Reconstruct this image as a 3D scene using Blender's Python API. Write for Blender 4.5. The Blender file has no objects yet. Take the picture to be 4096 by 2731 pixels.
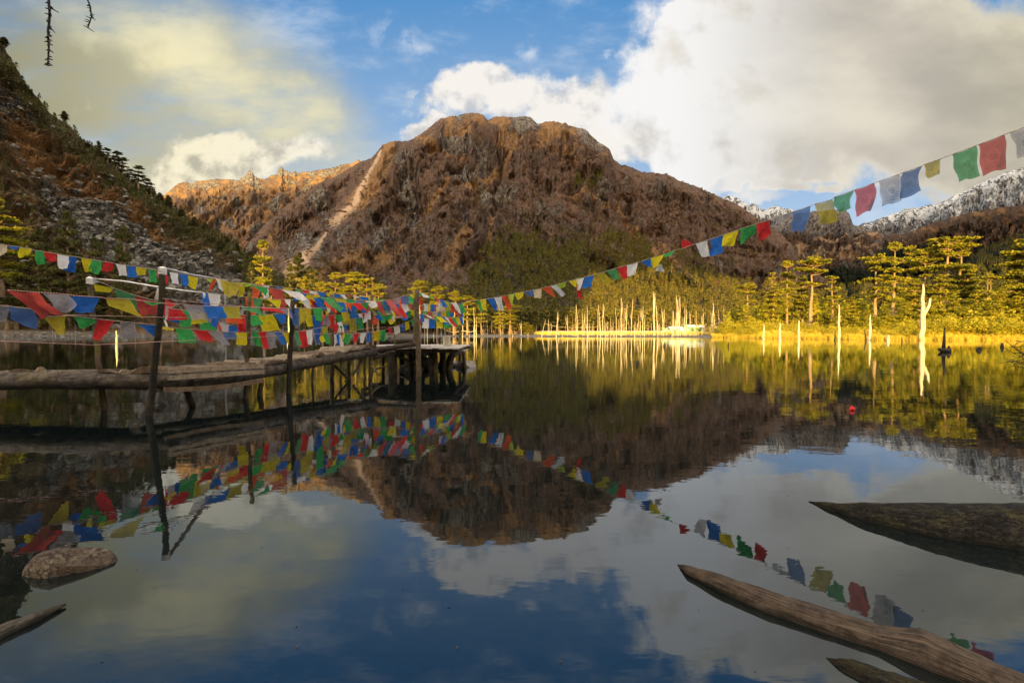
import bpy, math, random
import numpy as np
from mathutils import Vector
random.seed(7); RNG = np.random.default_rng(7)
sc = bpy.context.scene; COL = sc.collection
H = 1.3                                   # eye height above the lake
FPX = 1820.0; PITCH = math.radians(1.18)
# ---------------------------------------------------------------- camera
cam = bpy.data.cameras.new('camera'); cam.sensor_width = 36.0; cam.lens = 16.0
cam.clip_start = 0.05; cam.clip_end = 40000
co = bpy.data.objects.new('camera', cam); COL.objects.link(co); sc.camera = co
co.location = (0, 0, H); co.rotation_euler = (math.radians(90) - PITCH, 0, 0)
sc.view_settings.view_transform = 'Standard'; sc.view_settings.look = 'None'
sc.view_settings.exposure = 1.45; sc.view_settings.gamma = 1.0
sc.cycles.max_bounces = 6; sc.cycles.diffuse_bounces = 2; sc.cycles.glossy_bounces = 3
sc.cycles.transparent_max_bounces = 10; sc.cycles.transmission_bounces = 3
sc.cycles.use_denoising = True; sc.cycles.caustics_reflective = False; sc.cycles.caustics_refractive = False

def uv_of(px, py):                        # ray of a photo pixel as slopes (x/y, z/y)
    a = (px - 2048.0) / FPX; b = -(py - 1365.5) / FPX
    Y = math.cos(PITCH) + b * math.sin(PITCH); Z = b * math.cos(PITCH) - math.sin(PITCH)
    return a / Y, Z / Y
def W(px, py, Y):                         # point at distance Y
    u, v = uv_of(px, py); return Vector((u * Y, Y, H + v * Y))
def WZ(px, py, z=0.0):                    # point at height z
    u, v = uv_of(px, py); Y = (z - H) / v; return Vector((u * Y, Y, z))

# ---------------------------------------------------------------- sun: behind the camera, low
SL = Vector((0.138, 1.0, -0.1405)).normalized()          # direction the light travels
sun = bpy.data.lights.new('sun', 'SUN'); sun.energy = 5.0; sun.angle = math.radians(0.5)
sun.color = (1.0, 0.635, 0.15)
so = bpy.data.objects.new('sun', sun); COL.objects.link(so)
so.rotation_euler = SL.to_track_quat('-Z', 'Y').to_euler()
# ---------------------------------------------------------------- world
world = bpy.data.worlds.new('World'); sc.world = world; world.use_nodes = True
class NT:
    def __init__(s, tree): s.t = tree; s.n = tree.nodes; s.l = tree.links
    def node(s, typ, **kw):
        n = s.n.new(typ)
        for k, v in kw.items(): setattr(n, k, v)
        return n
    def put(s, sock, v):
        if isinstance(v, bpy.types.NodeSocket): s.l.new(v, sock)
        elif v is not None: sock.default_value = v
    def m(s, op, a, b=None, c=None, clamp=False):
        n = s.node('ShaderNodeMath', operation=op); n.use_clamp = clamp
        for i, v in enumerate((a, b, c)):
            if v is not None: s.put(n.inputs[i], v)
        return n.outputs[0]
    def vm(s, op, a, b=None):
        n = s.node('ShaderNodeVectorMath', operation=op); s.put(n.inputs[0], a)
        if b is not None: s.put(n.inputs[1], b)
        return n.outputs[0]
    def ss(s, x, lo, hi, a=0.0, b=1.0, smooth=True):
        n = s.node('ShaderNodeMapRange', interpolation_type='SMOOTHSTEP' if smooth else 'LINEAR')
        s.put(n.inputs[0], x); s.put(n.inputs[1], lo); s.put(n.inputs[2], hi); s.put(n.inputs[3], a); s.put(n.inputs[4], b)
        return n.outputs[0]
    def noise(s, vec, scale, detail=4, rough=0.5, dist=0.0, lac=2.0, out=0):
        n = s.node('ShaderNodeTexNoise'); s.put(n.inputs['Vector'], vec); s.put(n.inputs['Scale'], scale)
        s.put(n.inputs['Detail'], detail); s.put(n.inputs['Roughness'], rough); s.put(n.inputs['Distortion'], dist)
        s.put(n.inputs['Lacunarity'], lac)
        return n.outputs[out]
    def mix(s, f, a, b, kind='MIX'):
        n = s.node('ShaderNodeMix', data_type='RGBA', blend_type=kind)
        s.put(n.inputs[0], f)
        for i, v in ((6, a), (7, b)):
            if isinstance(v, tuple) and len(v) == 3: v = (*v, 1)
            s.put(n.inputs[i], v)
        return n.outputs[2]
    def mapping(s, vec, scale=(1, 1, 1), rot=(0, 0, 0), loc=(0, 0, 0)):
        n = s.node('ShaderNodeMapping'); s.put(n.inputs[0], vec); n.inputs['Scale'].default_value = scale
        n.inputs['Rotation'].default_value = rot; n.inputs['Location'].default_value = loc
        return n.outputs[0]
    def bump(s, h, strength=0.5, dist=1.0, normal=None):
        n = s.node('ShaderNodeBump'); s.put(n.inputs['Height'], h); n.inputs['Strength'].default_value = strength
        n.inputs['Distance'].default_value = dist
        if normal is not None: s.put(n.inputs['Normal'], normal)
        return n.outputs[0]

def build_world():
    w = NT(world.node_tree); w.n.clear()
    out = w.node('ShaderNodeOutputWorld'); bg = w.node('ShaderNodeBackground')
    w.l.new(bg.outputs[0], out.inputs[0])
    d = w.node('ShaderNodeTexCoord').outputs['Generated']
    sep = w.node('ShaderNodeSeparateXYZ'); w.l.new(d, sep.inputs[0])
    X, Y, Z = sep.outputs
    Yc = w.m('MAXIMUM', Y, 0.15)
    U = w.m('DIVIDE', X, Yc); V = w.m('DIVIDE', Z, Yc)
    cmb = w.node('ShaderNodeCombineXYZ'); w.put(cmb.inputs[0], U); w.put(cmb.inputs[1], V); P = cmb.outputs[0]
    # edge warps
    wn = w.node('ShaderNodeTexNoise'); w.put(wn.inputs['Vector'], P); wn.inputs['Scale'].default_value = 4.5
    wn.inputs['Detail'].default_value = 7; wn.inputs['Roughness'].default_value = 0.58
    ws = w.node('ShaderNodeSeparateColor'); w.l.new(wn.outputs['Color'], ws.inputs[0])
    wu = w.m('MULTIPLY', w.m('SUBTRACT', ws.outputs[0], 0.5), 0.30); wv = w.m('MULTIPLY', w.m('SUBTRACT', ws.outputs[1], 0.5), 0.26)
    Uw = w.m('ADD', U, wu); Vw = w.m('ADD', V, wv)
    Us = w.m('ADD', U, w.m('MULTIPLY', wu, 1.1)); Vs = w.m('ADD', V, w.m('MULTIPLY', wv, 0.9))
    def blob(px, py, rx, ry, ang=0, amp=1.0, inner=0.35, soft=False):
        cu, cv = uv_of(px, py); rx /= FPX; ry /= FPX; c, s_ = math.cos(math.radians(ang)), math.sin(math.radians(ang))
        a, b = (Us, Vs) if soft else (Uw, Vw)
        du = w.m('SUBTRACT', a, cu); dv = w.m('SUBTRACT', b, cv)
        p = w.m('MULTIPLY', w.m('ADD', w.m('MULTIPLY', du, c), w.m('MULTIPLY', dv, s_)), 1 / rx)
        q = w.m('MULTIPLY', w.m('SUBTRACT', w.m('MULTIPLY', dv, c), w.m('MULTIPLY', du, s_)), 1 / ry)
        r = w.m('SQRT', w.m('ADD', w.m('MULTIPLY', p, p), w.m('MULTIPLY', q, q)))
        return w.ss(r, 1.0, inner, 0.0, amp)
    def addall(L):
        r = L[0]
        for x in L[1:]: r = w.m('MAXIMUM', r, x)
        return r
    # base blue with the Nishita sky in it
    sky = w.node('ShaderNodeTexSky', sky_type='NISHITA'); sky.sun_disc = False
    sky.sun_elevation = math.radians(9); sky.sun_rotation = math.atan2(-SL.x, -SL.y); sky.altitude = 3000
    skyc = w.mix(1.0, sky.outputs[0], (0.09, 0.105, 0.13), 'MULTIPLY')
    grad = w.mix(w.ss(V, 0.12, 0.75, smooth=False), (0.54, 0.69, 0.84), (0.085, 0.31, 0.66))
    grad = w.mix(w.ss(V, .72, 1.15), grad, (0.022, 0.12, 0.36))
    base = w.mix(0.22, grad, skyc)
    # thin wisps in the blue
    wis = w.noise(w.mapping(P, (1.6, 3.6, 1), (0, 0, 0.55)), 2.2, 6, 0.6)
    base = w.mix(w.m('MULTIPLY', w.ss(wis, 0.46, 0.72), 0.62), base, (0.62, 0.70, 0.80))
    puff = w.m('MULTIPLY', addall([blob(2430, 200, 90, 42, 25, 1, 0.0), blob(2120, 190, 90, 120, -50, .6, 0.0), blob(1650, 150, 260, 90, -28, .5, 0.0)]), w.ss(w.noise(P, 14, 5, .6), .38, .62))
    base = w.mix(puff, base, (0.80, 0.84, 0.88))
    # left veil
    stn = w.noise(w.mapping(P, (1.0, 3.2, 1), (0, 0, 0.52)), 2.6, 6, 0.58)
    veil = addall([blob(150, 250, 1250, 700, -20, 1.0, 0.45, True), blob(900, 330, 900, 420, -32, 0.95, 0.3, True),
                   blob(300, 800, 900, 330, 0, .9, .4, True)])
    veil = w.m('MULTIPLY', veil, w.ss(stn, 0.26, 0.58, 0.38, 1.0))
    veil = w.m('MULTIPLY', veil, w.ss(V, .92, .58, .12, 1.0))
    # the veil's own warm and cool: darker and more olive away from the sun gap
    vc = w.mix(w.ss(U, -1.25, -0.55), (0.31, 0.29, 0.17), (0.56, 0.54, 0.39))
    streak = addall([blob(760, 230, 800, 190, -27, 1.0, 0.1, True), blob(1080, 390, 560, 190, -32, .9, .1, True), blob(330, 620, 300, 60, -18, .45, 0, True)])
    vc = w.mix(w.m('MULTIPLY', streak, w.ss(stn, 0.32, 0.66, .35, 1)), vc, (0.88, 0.80, 0.50))
    c1 = w.mix(veil, base, vc)
    # cumulus banks
    cn = w.noise(P, 9.0, 7, 0.55); cb = w.noise(w.vm('ADD', P, (0.012, -0.03, 0)), 9.0, 7, 0.55)
    cum = addall([blob(850, 630, 360, 170, 8, 1.1, 0.35), blob(960, 690, 300, 110, 0, 1.1, .5), blob(1160, 620, 260, 130, 0, 1.0, 0.3), blob(700, 720, 260, 100, 0, .9, .3),
                  blob(1900, 400, 300, 170, 0, 1.1, 0.3), blob(2260, 420, 330, 190, 0, 1.1, 0.3), blob(2450, 560, 330, 160, 0, 1.0, 0.3),
                  blob(1700, 520, 150, 90, 0, .8, .3)])
    cumc = w.ss(w.m('ADD', cum, w.m('MULTIPLY', w.m('SUBTRACT', cn, 0.5), 0.95)), 0.18, 0.82)
    lit = w.ss(w.m('ADD', w.m('MULTIPLY', w.m('SUBTRACT', cn, cb), 3.2), w.m('MULTIPLY', w.m('SUBTRACT', V, 0.30), 0.9)), -0.40, 0.22)
    cumcol = w.mix(w.ss(U, -0.75, -0.05), w.mix(lit, (0.50, 0.47, 0.36), (0.92, 0.84, 0.62)), w.mix(lit, (0.56, 0.58, 0.62), (0.90, 0.86, 0.81)))
    c2 = w.mix(cumc, c1, cumcol)
    # the broad grey bank on the right
    gb = addall([blob(3500, 330, 1200, 560, -12, 1.15, 0.45), blob(2980, 120, 640, 330, 20, 1.0, 0.4), blob(2740, 520, 420, 330, -30, 1.05, .4), blob(3000, 560, 620, 240, -8, 1.05, .45),
                 blob(4300, 500, 900, 500, 0, 1.1, .5), blob(3050, 745, 300, 65, -4, .85, .2), blob(3300, 760, 200, 50, 0, .7, .2), blob(4000, 700, 300, 150, 0, 1.05, .4), blob(3700, 800, 420, 70, -6, .62, .1), blob(3000, 800, 300, 50, 0, .5, .1)])
    gbc = w.ss(w.m('ADD', gb, w.m('MULTIPLY', w.m('SUBTRACT', cn, 0.5), 1.15)), 0.20, 0.74)
    gn = w.noise(w.mapping(P, (1, 1.9, 1), (0, 0, -0.3)), 2.3, 5, 0.52)
    rim = w.ss(gb, 1.05, 0.45)
    sh = w.ss(w.m('ADD', w.m('ADD', gn, w.m('MULTIPLY', rim, 0.28)), w.m('MULTIPLY', w.m('SUBTRACT', V, 0.45), 0.16)), 0.34, 0.74)
    gcol = w.mix(sh, (0.48, 0.445, 0.39), (0.76, 0.70, 0.58))
    gcol = w.mix(w.ss(U, 0.75, 1.3), gcol, w.mix(1, gcol, (.80, .80, .70), 'MULTIPLY'))
    gcol = w.mix(w.m('MULTIPLY', w.ss(U, 0.80, 0.30), w.ss(cn, .30, .52, .35, 1)), gcol, (0.90, 0.89, 0.88))
    c3 = w.mix(gbc, c2, gcol)
    # behind the viewer: unseen clouds, brightened to lift the shade in view
    back = w.ss(Y, 0.12, -0.25)
    bn = w.noise(d, 3.0, 5, 0.55)
    c4 = w.mix(back, c3, w.mix(w.ss(bn, .35, .65), (2.9, 2.75, 2.5), (7.2, 5.9, 4.2)))
    c5 = w.mix(w.ss(Z, 0.0, -0.06), c4, (0.06, 0.06, 0.05))
    w.put(bg.inputs[0], c5); bg.inputs[1].default_value = 0.38
    world.cycles.sampling_method = 'MANUAL'; world.cycles.sample_map_resolution = 512
build_world()
# ---------------------------------------------------------------- helpers
def tag(o, label=None, cat=None, group=None, kind=None):
    if label: o['label'] = label
    if cat: o['category'] = cat
    if group: o['group'] = group
    if kind: o['kind'] = kind
    return o
def empty(name, loc=(0, 0, 0)):
    o = bpy.data.objects.new(name, None); COL.objects.link(o); o.location = loc; o.empty_display_size = 0.2; return o
def mesh_np(name, V, F, mats, attrs=None, mi=None, uv=None, smooth=True, parent=None, link=True):
    """V (n,3); F (m,4) or (m,3) int arrays"""
    V = np.asarray(V, dtype=np.float32); F = np.asarray(F, dtype=np.int32)
    me = bpy.data.meshes.new(name); k = F.shape[1]; m = len(F)
    me.vertices.add(len(V)); me.vertices.foreach_set('co', V.ravel())
    me.loops.add(m * k); me.loops.foreach_set('vertex_index', F.ravel())
    me.polygons.add(m); me.polygons.foreach_set('loop_start', np.arange(0, m * k, k, dtype=np.int32))
    me.polygons.foreach_set('use_smooth', np.full(m, smooth, dtype=bool))
    if not isinstance(mats, (list, tuple)): mats = [mats]
    for q in mats: me.materials.append(q)
    if mi is not None: me.polygons.foreach_set('material_index', np.asarray(mi, dtype=np.int32))
    if attrs:
        for an, av in attrs.items():
            at = me.color_attributes.new(an, 'FLOAT_COLOR', 'POINT')
            c = np.ones((len(V), 4), dtype=np.float32); c[:, :av.shape[1]] = av
            at.data.foreach_set('color', c.ravel())
    if uv is not None:
        ul = me.uv_layers.new(name='uv'); ul.data.foreach_set('uv', np.asarray(uv, dtype=np.float32)[F.ravel()].ravel())
    me.update(calc_edges=True); me.validate()
    if not link: return me
    return obj_of(name, me, parent)
def obj_of(name, me, parent=None):
    o = bpy.data.objects.new(name, me); COL.objects.link(o)
    if parent is not None: o.parent = parent
    return o
class MB:                                  # collects tubes, boxes and patches for one mesh
    def __init__(s): s.V = []; s.F = []; s.UV = []; s.n = 0; s.mi = []
    def add(s, V, F, uv=None, mi=0):
        V = np.asarray(V, float); s.V.append(V)
        s.UV.append(np.zeros((len(V), 2)) if uv is None else uv)
        for f in F: s.F.append(tuple(int(i) + s.n for i in f)); s.mi.append(mi)
        s.n += len(V)
    def tube(s, pts, rad, seg=8, rough=0.0, seed=0, cap=True, mi=0, flat=1.0):
        pts = [Vector(p) for p in pts]; n = len(pts)
        if not hasattr(rad, '__len__'): rad = [rad] * n
        r_ = np.random.default_rng(seed + 11); Vv = []; F = []; uv = []
        L = 0.0; ref = None
        for i, p in enumerate(pts):
            t = (pts[min(i + 1, n - 1)] - pts[max(i - 1, 0)]).normalized()
            if i: L += (p - pts[i - 1]).length
            if ref is None:
                ref = Vector((0, 0, 1)) if abs(t.z) < 0.8 else Vector((1, 0, 0))
            a = t.cross(ref).normalized(); b = a.cross(t).normalized(); ref = b
            for k in range(seg):
                th = 2 * math.pi * k / seg
                rr = rad[i] * (1 + rough * (r_.random() - 0.5) * 2)
                q = p + a * (math.cos(th) * rr) + b * (math.sin(th) * rr * flat)
                Vv.append(q[:]); uv.append((k / seg, L))
        for i in range(n - 1):
            for k in range(seg):
                k2 = (k + 1) % seg
                F.append((i * seg + k, i * seg + k2, (i + 1) * seg + k2, (i + 1) * seg + k))
        if cap:
            for e, base in ((0, 0), (1, (n - 1) * seg)):
                c = len(Vv); Vv.append(pts[0 if e == 0 else -1][:]); uv.append((0, 0))
                for k in range(seg):
                    k2 = (k + 1) % seg
                    F.append((base + k2, base + k, c) if e == 0 else (base + k, base + k2, c))
        s.add(Vv, F, np.array(uv), mi)
    def box(s, c, size, rot=None, mi=0, jit=0.0, seed=0):
        r_ = np.random.default_rng(seed); x, y, z = [q / 2 for q in size]
        v = np.array([(-x, -y, -z), (x, -y, -z), (x, y, -z), (-x, y, -z), (-x, -y, z), (x, -y, z), (x, y, z), (-x, y, z)])
        v = v + (r_.random(v.shape) - .5) * 2 * jit
        if rot is not None:
            M = np.array(rot.to_3x3()); v = v @ M.T
        v = v + np.array(c[:])
        s.add(v, [(0, 3, 2, 1), (4, 5, 6, 7), (0, 1, 5, 4), (1, 2, 6, 5), (2, 3, 7, 6), (3, 0, 4, 7)], None, mi)
    def build(s, name, mats, parent=None, smooth=True, origin=None, link=True, bevel=0):
        me = bpy.data.meshes.new(name); V = np.concatenate(s.V)
        if origin is not None: V = V - np.array(origin[:])
        me.from_pydata(V.tolist(), [], s.F)
        if not isinstance(mats, (list, tuple)): mats = [mats]
        for q in mats: me.materials.append(q)
        me.polygons.foreach_set('use_smooth', np.full(len(me.polygons), smooth, dtype=bool))
        me.polygons.foreach_set('material_index', np.array(s.mi, dtype=np.int32))
        UV = np.concatenate(s.UV); ul = me.uv_layers.new(name='uv')
        li = np.zeros(len(me.loops), dtype=np.int32); me.loops.foreach_get('vertex_index', li)
        ul.data.foreach_set('uv', UV[li].astype(np.float32).ravel()); me.update()
        if not link: return me
        o = obj_of(name, me, parent)
        if origin is not None and parent is None: o.location = origin
        if bevel:
            b = o.modifiers.new('bevel', 'BEVEL'); b.width = bevel; b.segments = 2; b.limit_method = 'ANGLE'
        return o
# numpy noise
def _h(ix, iy, s):
    n = (ix * 374761393 + iy * 668265263 + s * 974711) & 0x7fffffff
    n = ((n ^ (n >> 13)) * 1274126177) & 0x7fffffff
    n = n ^ (n >> 16)
    return (n & 0xffff) / 65535.0
def vn(x, y, s=0):
    ix = np.floor(x).astype(np.int64); iy = np.floor(y).astype(np.int64); fx = x - ix; fy = y - iy
    def g(ax, ay):
        a = _h(ax, ay, s) * 2 * math.pi
        return np.cos(a) * (x - ax) + np.sin(a) * (y - ay)
    u = fx * fx * fx * (fx * (fx * 6 - 15) + 10); v = fy * fy * fy * (fy * (fy * 6 - 15) + 10)
    return ((g(ix, iy) * (1 - u) + g(ix + 1, iy) * u) * (1 - v) + (g(ix, iy + 1) * (1 - u) + g(ix + 1, iy + 1) * u) * v) * 1.4
def fbm(x, y, o=5, s=0, gain=0.5):
    r = 0; a = 1; t = 0
    for i in range(o):
        r = r + a * vn(x, y, s + i * 17); t += a; a *= gain; x = x * 2.03 + 5.1; y = y * 2.03 + 1.7
    return r / t
def rid(x, y, o=5, s=0, gain=0.5):
    r = 0; a = 1; t = 0
    for i in range(o):
        r = r + a * (1 - np.abs(vn(x, y, s + i * 17)) * 1.9); t += a; a *= gain; x = x * 2.03 + 5.1; y = y * 2.03 + 1.7
    return r / t
def sst(x, a, b):
    t = np.clip((x - a) / (b - a), 0, 1); return t * t * (3 - 2 * t)
# ---------------------------------------------------------------- materials
def new_mat(name):
    m = bpy.data.materials.new(name); m.use_nodes = True; m.node_tree.nodes.clear()
    t = NT(m.node_tree); out = t.node('ShaderNodeOutputMaterial'); return m, t, out
def principled(t, out, color, rough=0.8, normal=None, spec=0.3, **kw):
    b = t.node('ShaderNodeBsdfPrincipled'); 
    if isinstance(color, tuple) and len(color) == 3: color = (*color, 1)
    t.put(b.inputs['Base Color'], color); t.put(b.inputs['Roughness'], rough)
    t.put(b.inputs['Specular IOR Level'], spec)
    if normal is not None: t.put(b.inputs['Normal'], normal)
    for k, v in kw.items(): t.put(b.inputs[k], v)
    t.l.new(b.outputs[0], out.inputs[0]); return b
def pos(t): return t.node('ShaderNodeNewGeometry').outputs['Position']
def objc(t): return t.node('ShaderNodeTexCoord').outputs['Object']
def attr(t, name):
    n = t.node('ShaderNodeAttribute'); n.attribute_name = name
    s = t.node('ShaderNodeSeparateColor'); t.l.new(n.outputs['Color'], s.inputs[0]); return s.outputs

def hill_mat(name, size, scrub, rock, grass, scree, green, bump=1.0, snowc=(0.46, 0.49, 0.53), lichen=0.5):
    """size: metres of the main patches"""
    m, t, out = new_mat(name); p = pos(t)
    a = attr(t, 'm1'); b = attr(t, 'm2')
    k = 1.0 / size
    n1 = t.noise(p, k * 0.9, 6, 0.6); n2 = t.noise(p, k * 6, 6, 0.65); n3 = t.noise(p, k * 28, 5, 0.7)
    nr = t.noise(t.mapping(p, (1, 1, .35)), k * 10, 7, 0.62, 0.6)
    sc_ = t.mix(t.ss(n1, 0.35, 0.65), scrub[0], scrub[1])
    sc_ = t.mix(t.ss(n2, 0.40, 0.66), sc_, scrub[2])
    sc_ = t.mix(t.ss(n3, 0.35, 0.65, 0.0, 0.65), sc_, t.mix(1, sc_, (0.45, 0.42, 0.42), 'MULTIPLY'))
    rk = t.mix(t.ss(nr, 0.34, 0.64), rock[0], rock[1])
    rk = t.mix(t.m('MULTIPLY', t.ss(t.noise(p, k * 3.1, 5, .7), 0.60, 0.68), lichen), rk, (0.42, 0.33, 0.15))
    rk = t.mix(t.ss(t.noise(t.mapping(p, (1, 1, .3)), k * 16, 4, .6), 0.50, 0.40), rk, (0.035, 0.033, 0.036))
    cr = t.noise(t.mapping(p, (1, 1, .55)), k * 13, 5, 0.6, 1.0)
    crack = t.m('MULTIPLY', t.ss(t.m('ABSOLUTE', t.m('SUBTRACT', cr, 0.5)), 0.035, 0.0), 0.6)
    spk = t.m('MULTIPLY', t.ss(t.noise(t.mapping(p, (1, 1, .6)), k * 19, 4, 0.7), 0.57, 0.63), 0.5)
    sc_ = t.mix(spk, sc_, t.mix(t.ss(n2, .4, .6), rock[1], scrub[2])); sc_ = t.mix(crack, sc_, (0.030, 0.024, 0.022))
    rm = t.ss(t.m('ADD', a[0], t.m('MULTIPLY', t.m('SUBTRACT', n2, 0.5), 1.1)), 0.38, 0.60)
    gm = t.ss(t.m('ADD', a[1], t.m('MULTIPLY', t.m('SUBTRACT', n2, 0.5), 1.2)), 0.36, 0.64)
    sm = t.ss(t.m('ADD', a[2], t.m('ADD', t.m('MULTIPLY', t.m('SUBTRACT', n3, 0.5), 1.3), t.m('MULTIPLY', t.m('SUBTRACT', n2, 0.5), 2.2))), 0.30, 0.95)
    vm_ = t.ss(t.m('ADD', b[0], t.m('MULTIPLY', t.m('SUBTRACT', n2, 0.5), 1.2)), 0.36, 0.64)
    c = t.mix(gm, sc_, t.mix(t.ss(n3, .3, .7), grass, t.mix(1, grass, (.62, .58, .55), 'MULTIPLY')))
    c = t.mix(rm, c, rk); c = t.mix(vm_, c, t.mix(t.ss(n3, .35, .65), green, t.mix(1, green, (.45, .45, .5), 'MULTIPLY')))
    c = t.mix(sm, c, t.mix(t.ss(n3, .35, .65), scree, t.mix(1, scree, (.62, .6, .58), 'MULTIPLY')))
    sn = t.ss(t.m('ADD', b[1], t.m('MULTIPLY', t.m('SUBTRACT', nr, 0.5), 1.9)), 0.42, 0.60)
    c = t.mix(sn, c, snowc)
    # lake-edge and slope breaks: bump
    hgt = t.m('ADD', t.m('ADD', t.m('MULTIPLY', n2, 1.0), t.m('MULTIPLY', n3, 0.35)), t.m('MULTIPLY', cr, 0.7))
    hgt = t.m('ADD', hgt, t.m('MULTIPLY', t.m('MULTIPLY', nr, rm), 1.2))
    principled(t, out, c, 0.95, t.bump(hgt, 0.9, size * 0.13 * bump), 0.1)
    return m
def wood_mat(name, c0, c1, c2, moss=0.0, grain=1.0, rough=0.85, bump=0.012, mossc=(0.20, 0.17, 0.03), wet=False, plates=0, streak=0):
    m, t, out = new_mat(name); 
    uv = t.node('ShaderNodeUVMap').outputs[0]; p = objc(t)
    s = t.node('ShaderNodeSeparateXYZ'); t.l.new(p, s.inputs[0])
    n = t.noise(p, 9 * grain, 6, 0.65); n2 = t.noise(p, 34 * grain, 5, 0.7); n3 = t.noise(p, 2.5 * grain, 4, .6)
    wv = t.noise(t.mapping(uv, (10, 1.6, 1)), 3.0, 6, .6, .5)
    c = t.mix(t.ss(n, .34, .62), c0, c1); c = t.mix(t.ss(wv, .50, .68), c, c2)
    c = t.mix(t.ss(n2, .44, .30), c, t.mix(1, c, (.3, .28, .27), 'MULTIPLY'))
    if moss: c = t.mix(t.m('MULTIPLY', t.ss(n3, .48, .62), moss), c, mossc)
    h = t.m('ADD', t.m('ADD', n, t.m('MULTIPLY', n2, .5)), t.m('MULTIPLY', wv, 1.0))
    if streak:
        sk = t.noise(t.mapping(uv, (60, 2.2, 1)), streak, 4, .65, .4); c = t.mix(t.m('MULTIPLY', t.ss(sk, .52, .60), .75), c, tuple(x * .35 for x in c0))
        sk2 = t.noise(t.mapping(uv, (22, 1.2, 1)), streak, 3, .6, .8); c = t.mix(t.m('MULTIPLY', t.ss(sk2, .55, .66), .6), c, tuple(min(.8, x * 1.7) for x in c1)); h = t.m('SUBTRACT', h, t.m('MULTIPLY', sk, 1.5))
    if plates:
        k1 = t.noise(t.mapping(uv, (16, 5.0, 1)), plates, 5, .62, .9); k2 = t.noise(t.mapping(uv, (30, 11.0, 1)), plates, 4, .65, .7)
        e = t.m('MULTIPLY', t.ss(t.m('ABSOLUTE', t.m('SUBTRACT', k1, .5)), .0, .045), t.ss(t.m('ABSOLUTE', t.m('SUBTRACT', k2, .48)), .0, .03, .35, 1.0)); c = t.mix(e, tuple(x * .3 for x in c0), c); h = t.m('ADD', h, t.m('MULTIPLY', e, 1.6))
    if wet:
        zs = t.node('ShaderNodeSeparateXYZ'); t.l.new(pos(t), zs.inputs[0]); wm = t.ss(t.m('ADD', zs.outputs[2], t.m('MULTIPLY', t.m('SUBTRACT', n, .5), .05)), .035, .012)
        c = t.mix(t.m('MULTIPLY', wm, .75), c, t.mix(1, c, (.25, .22, .2), 'MULTIPLY'))
    principled(t, out, c, rough, t.bump(h, .8, bump), .25); return m
def leaf_mat(name, c0, c1, c2=None, trans=0.35, size=3.0):
    m, t, out = new_mat(name); p = pos(t)
    n = t.noise(p, 1 / size, 3, .6); n2 = t.noise(p, 6 / size, 2, .6)
    c = t.mix(t.ss(n, .36, .64), c0, c1)
    if c2: c = t.mix(t.ss(n2, .50, .66), c, c2)
    d = t.node('ShaderNodeBsdfDiffuse'); t.put(d.inputs[0], c)
    tr = t.node('ShaderNodeBsdfTranslucent'); t.put(tr.inputs[0], c)
    mx = t.node('ShaderNodeMixShader'); mx.inputs[0].default_value = trans
    t.l.new(d.outputs[0], mx.inputs[1]); t.l.new(tr.outputs[0], mx.inputs[2]); t.l.new(mx.outputs[0], out.inputs[0]); return m
def plain(name, c, rough=.8, var=.25, scale=8, bump=0.0, spec=.3, **kw):
    m, t, out = new_mat(name); n = t.noise(objc(t), scale, 5, .6)
    cc = t.mix(t.ss(n, .3, .7), tuple(x * (1 - var) for x in c), tuple(min(1, x * (1 + var)) for x in c))
    principled(t, out, cc, rough, t.bump(n, .6, bump) if bump else None, spec, **kw); return m
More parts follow.
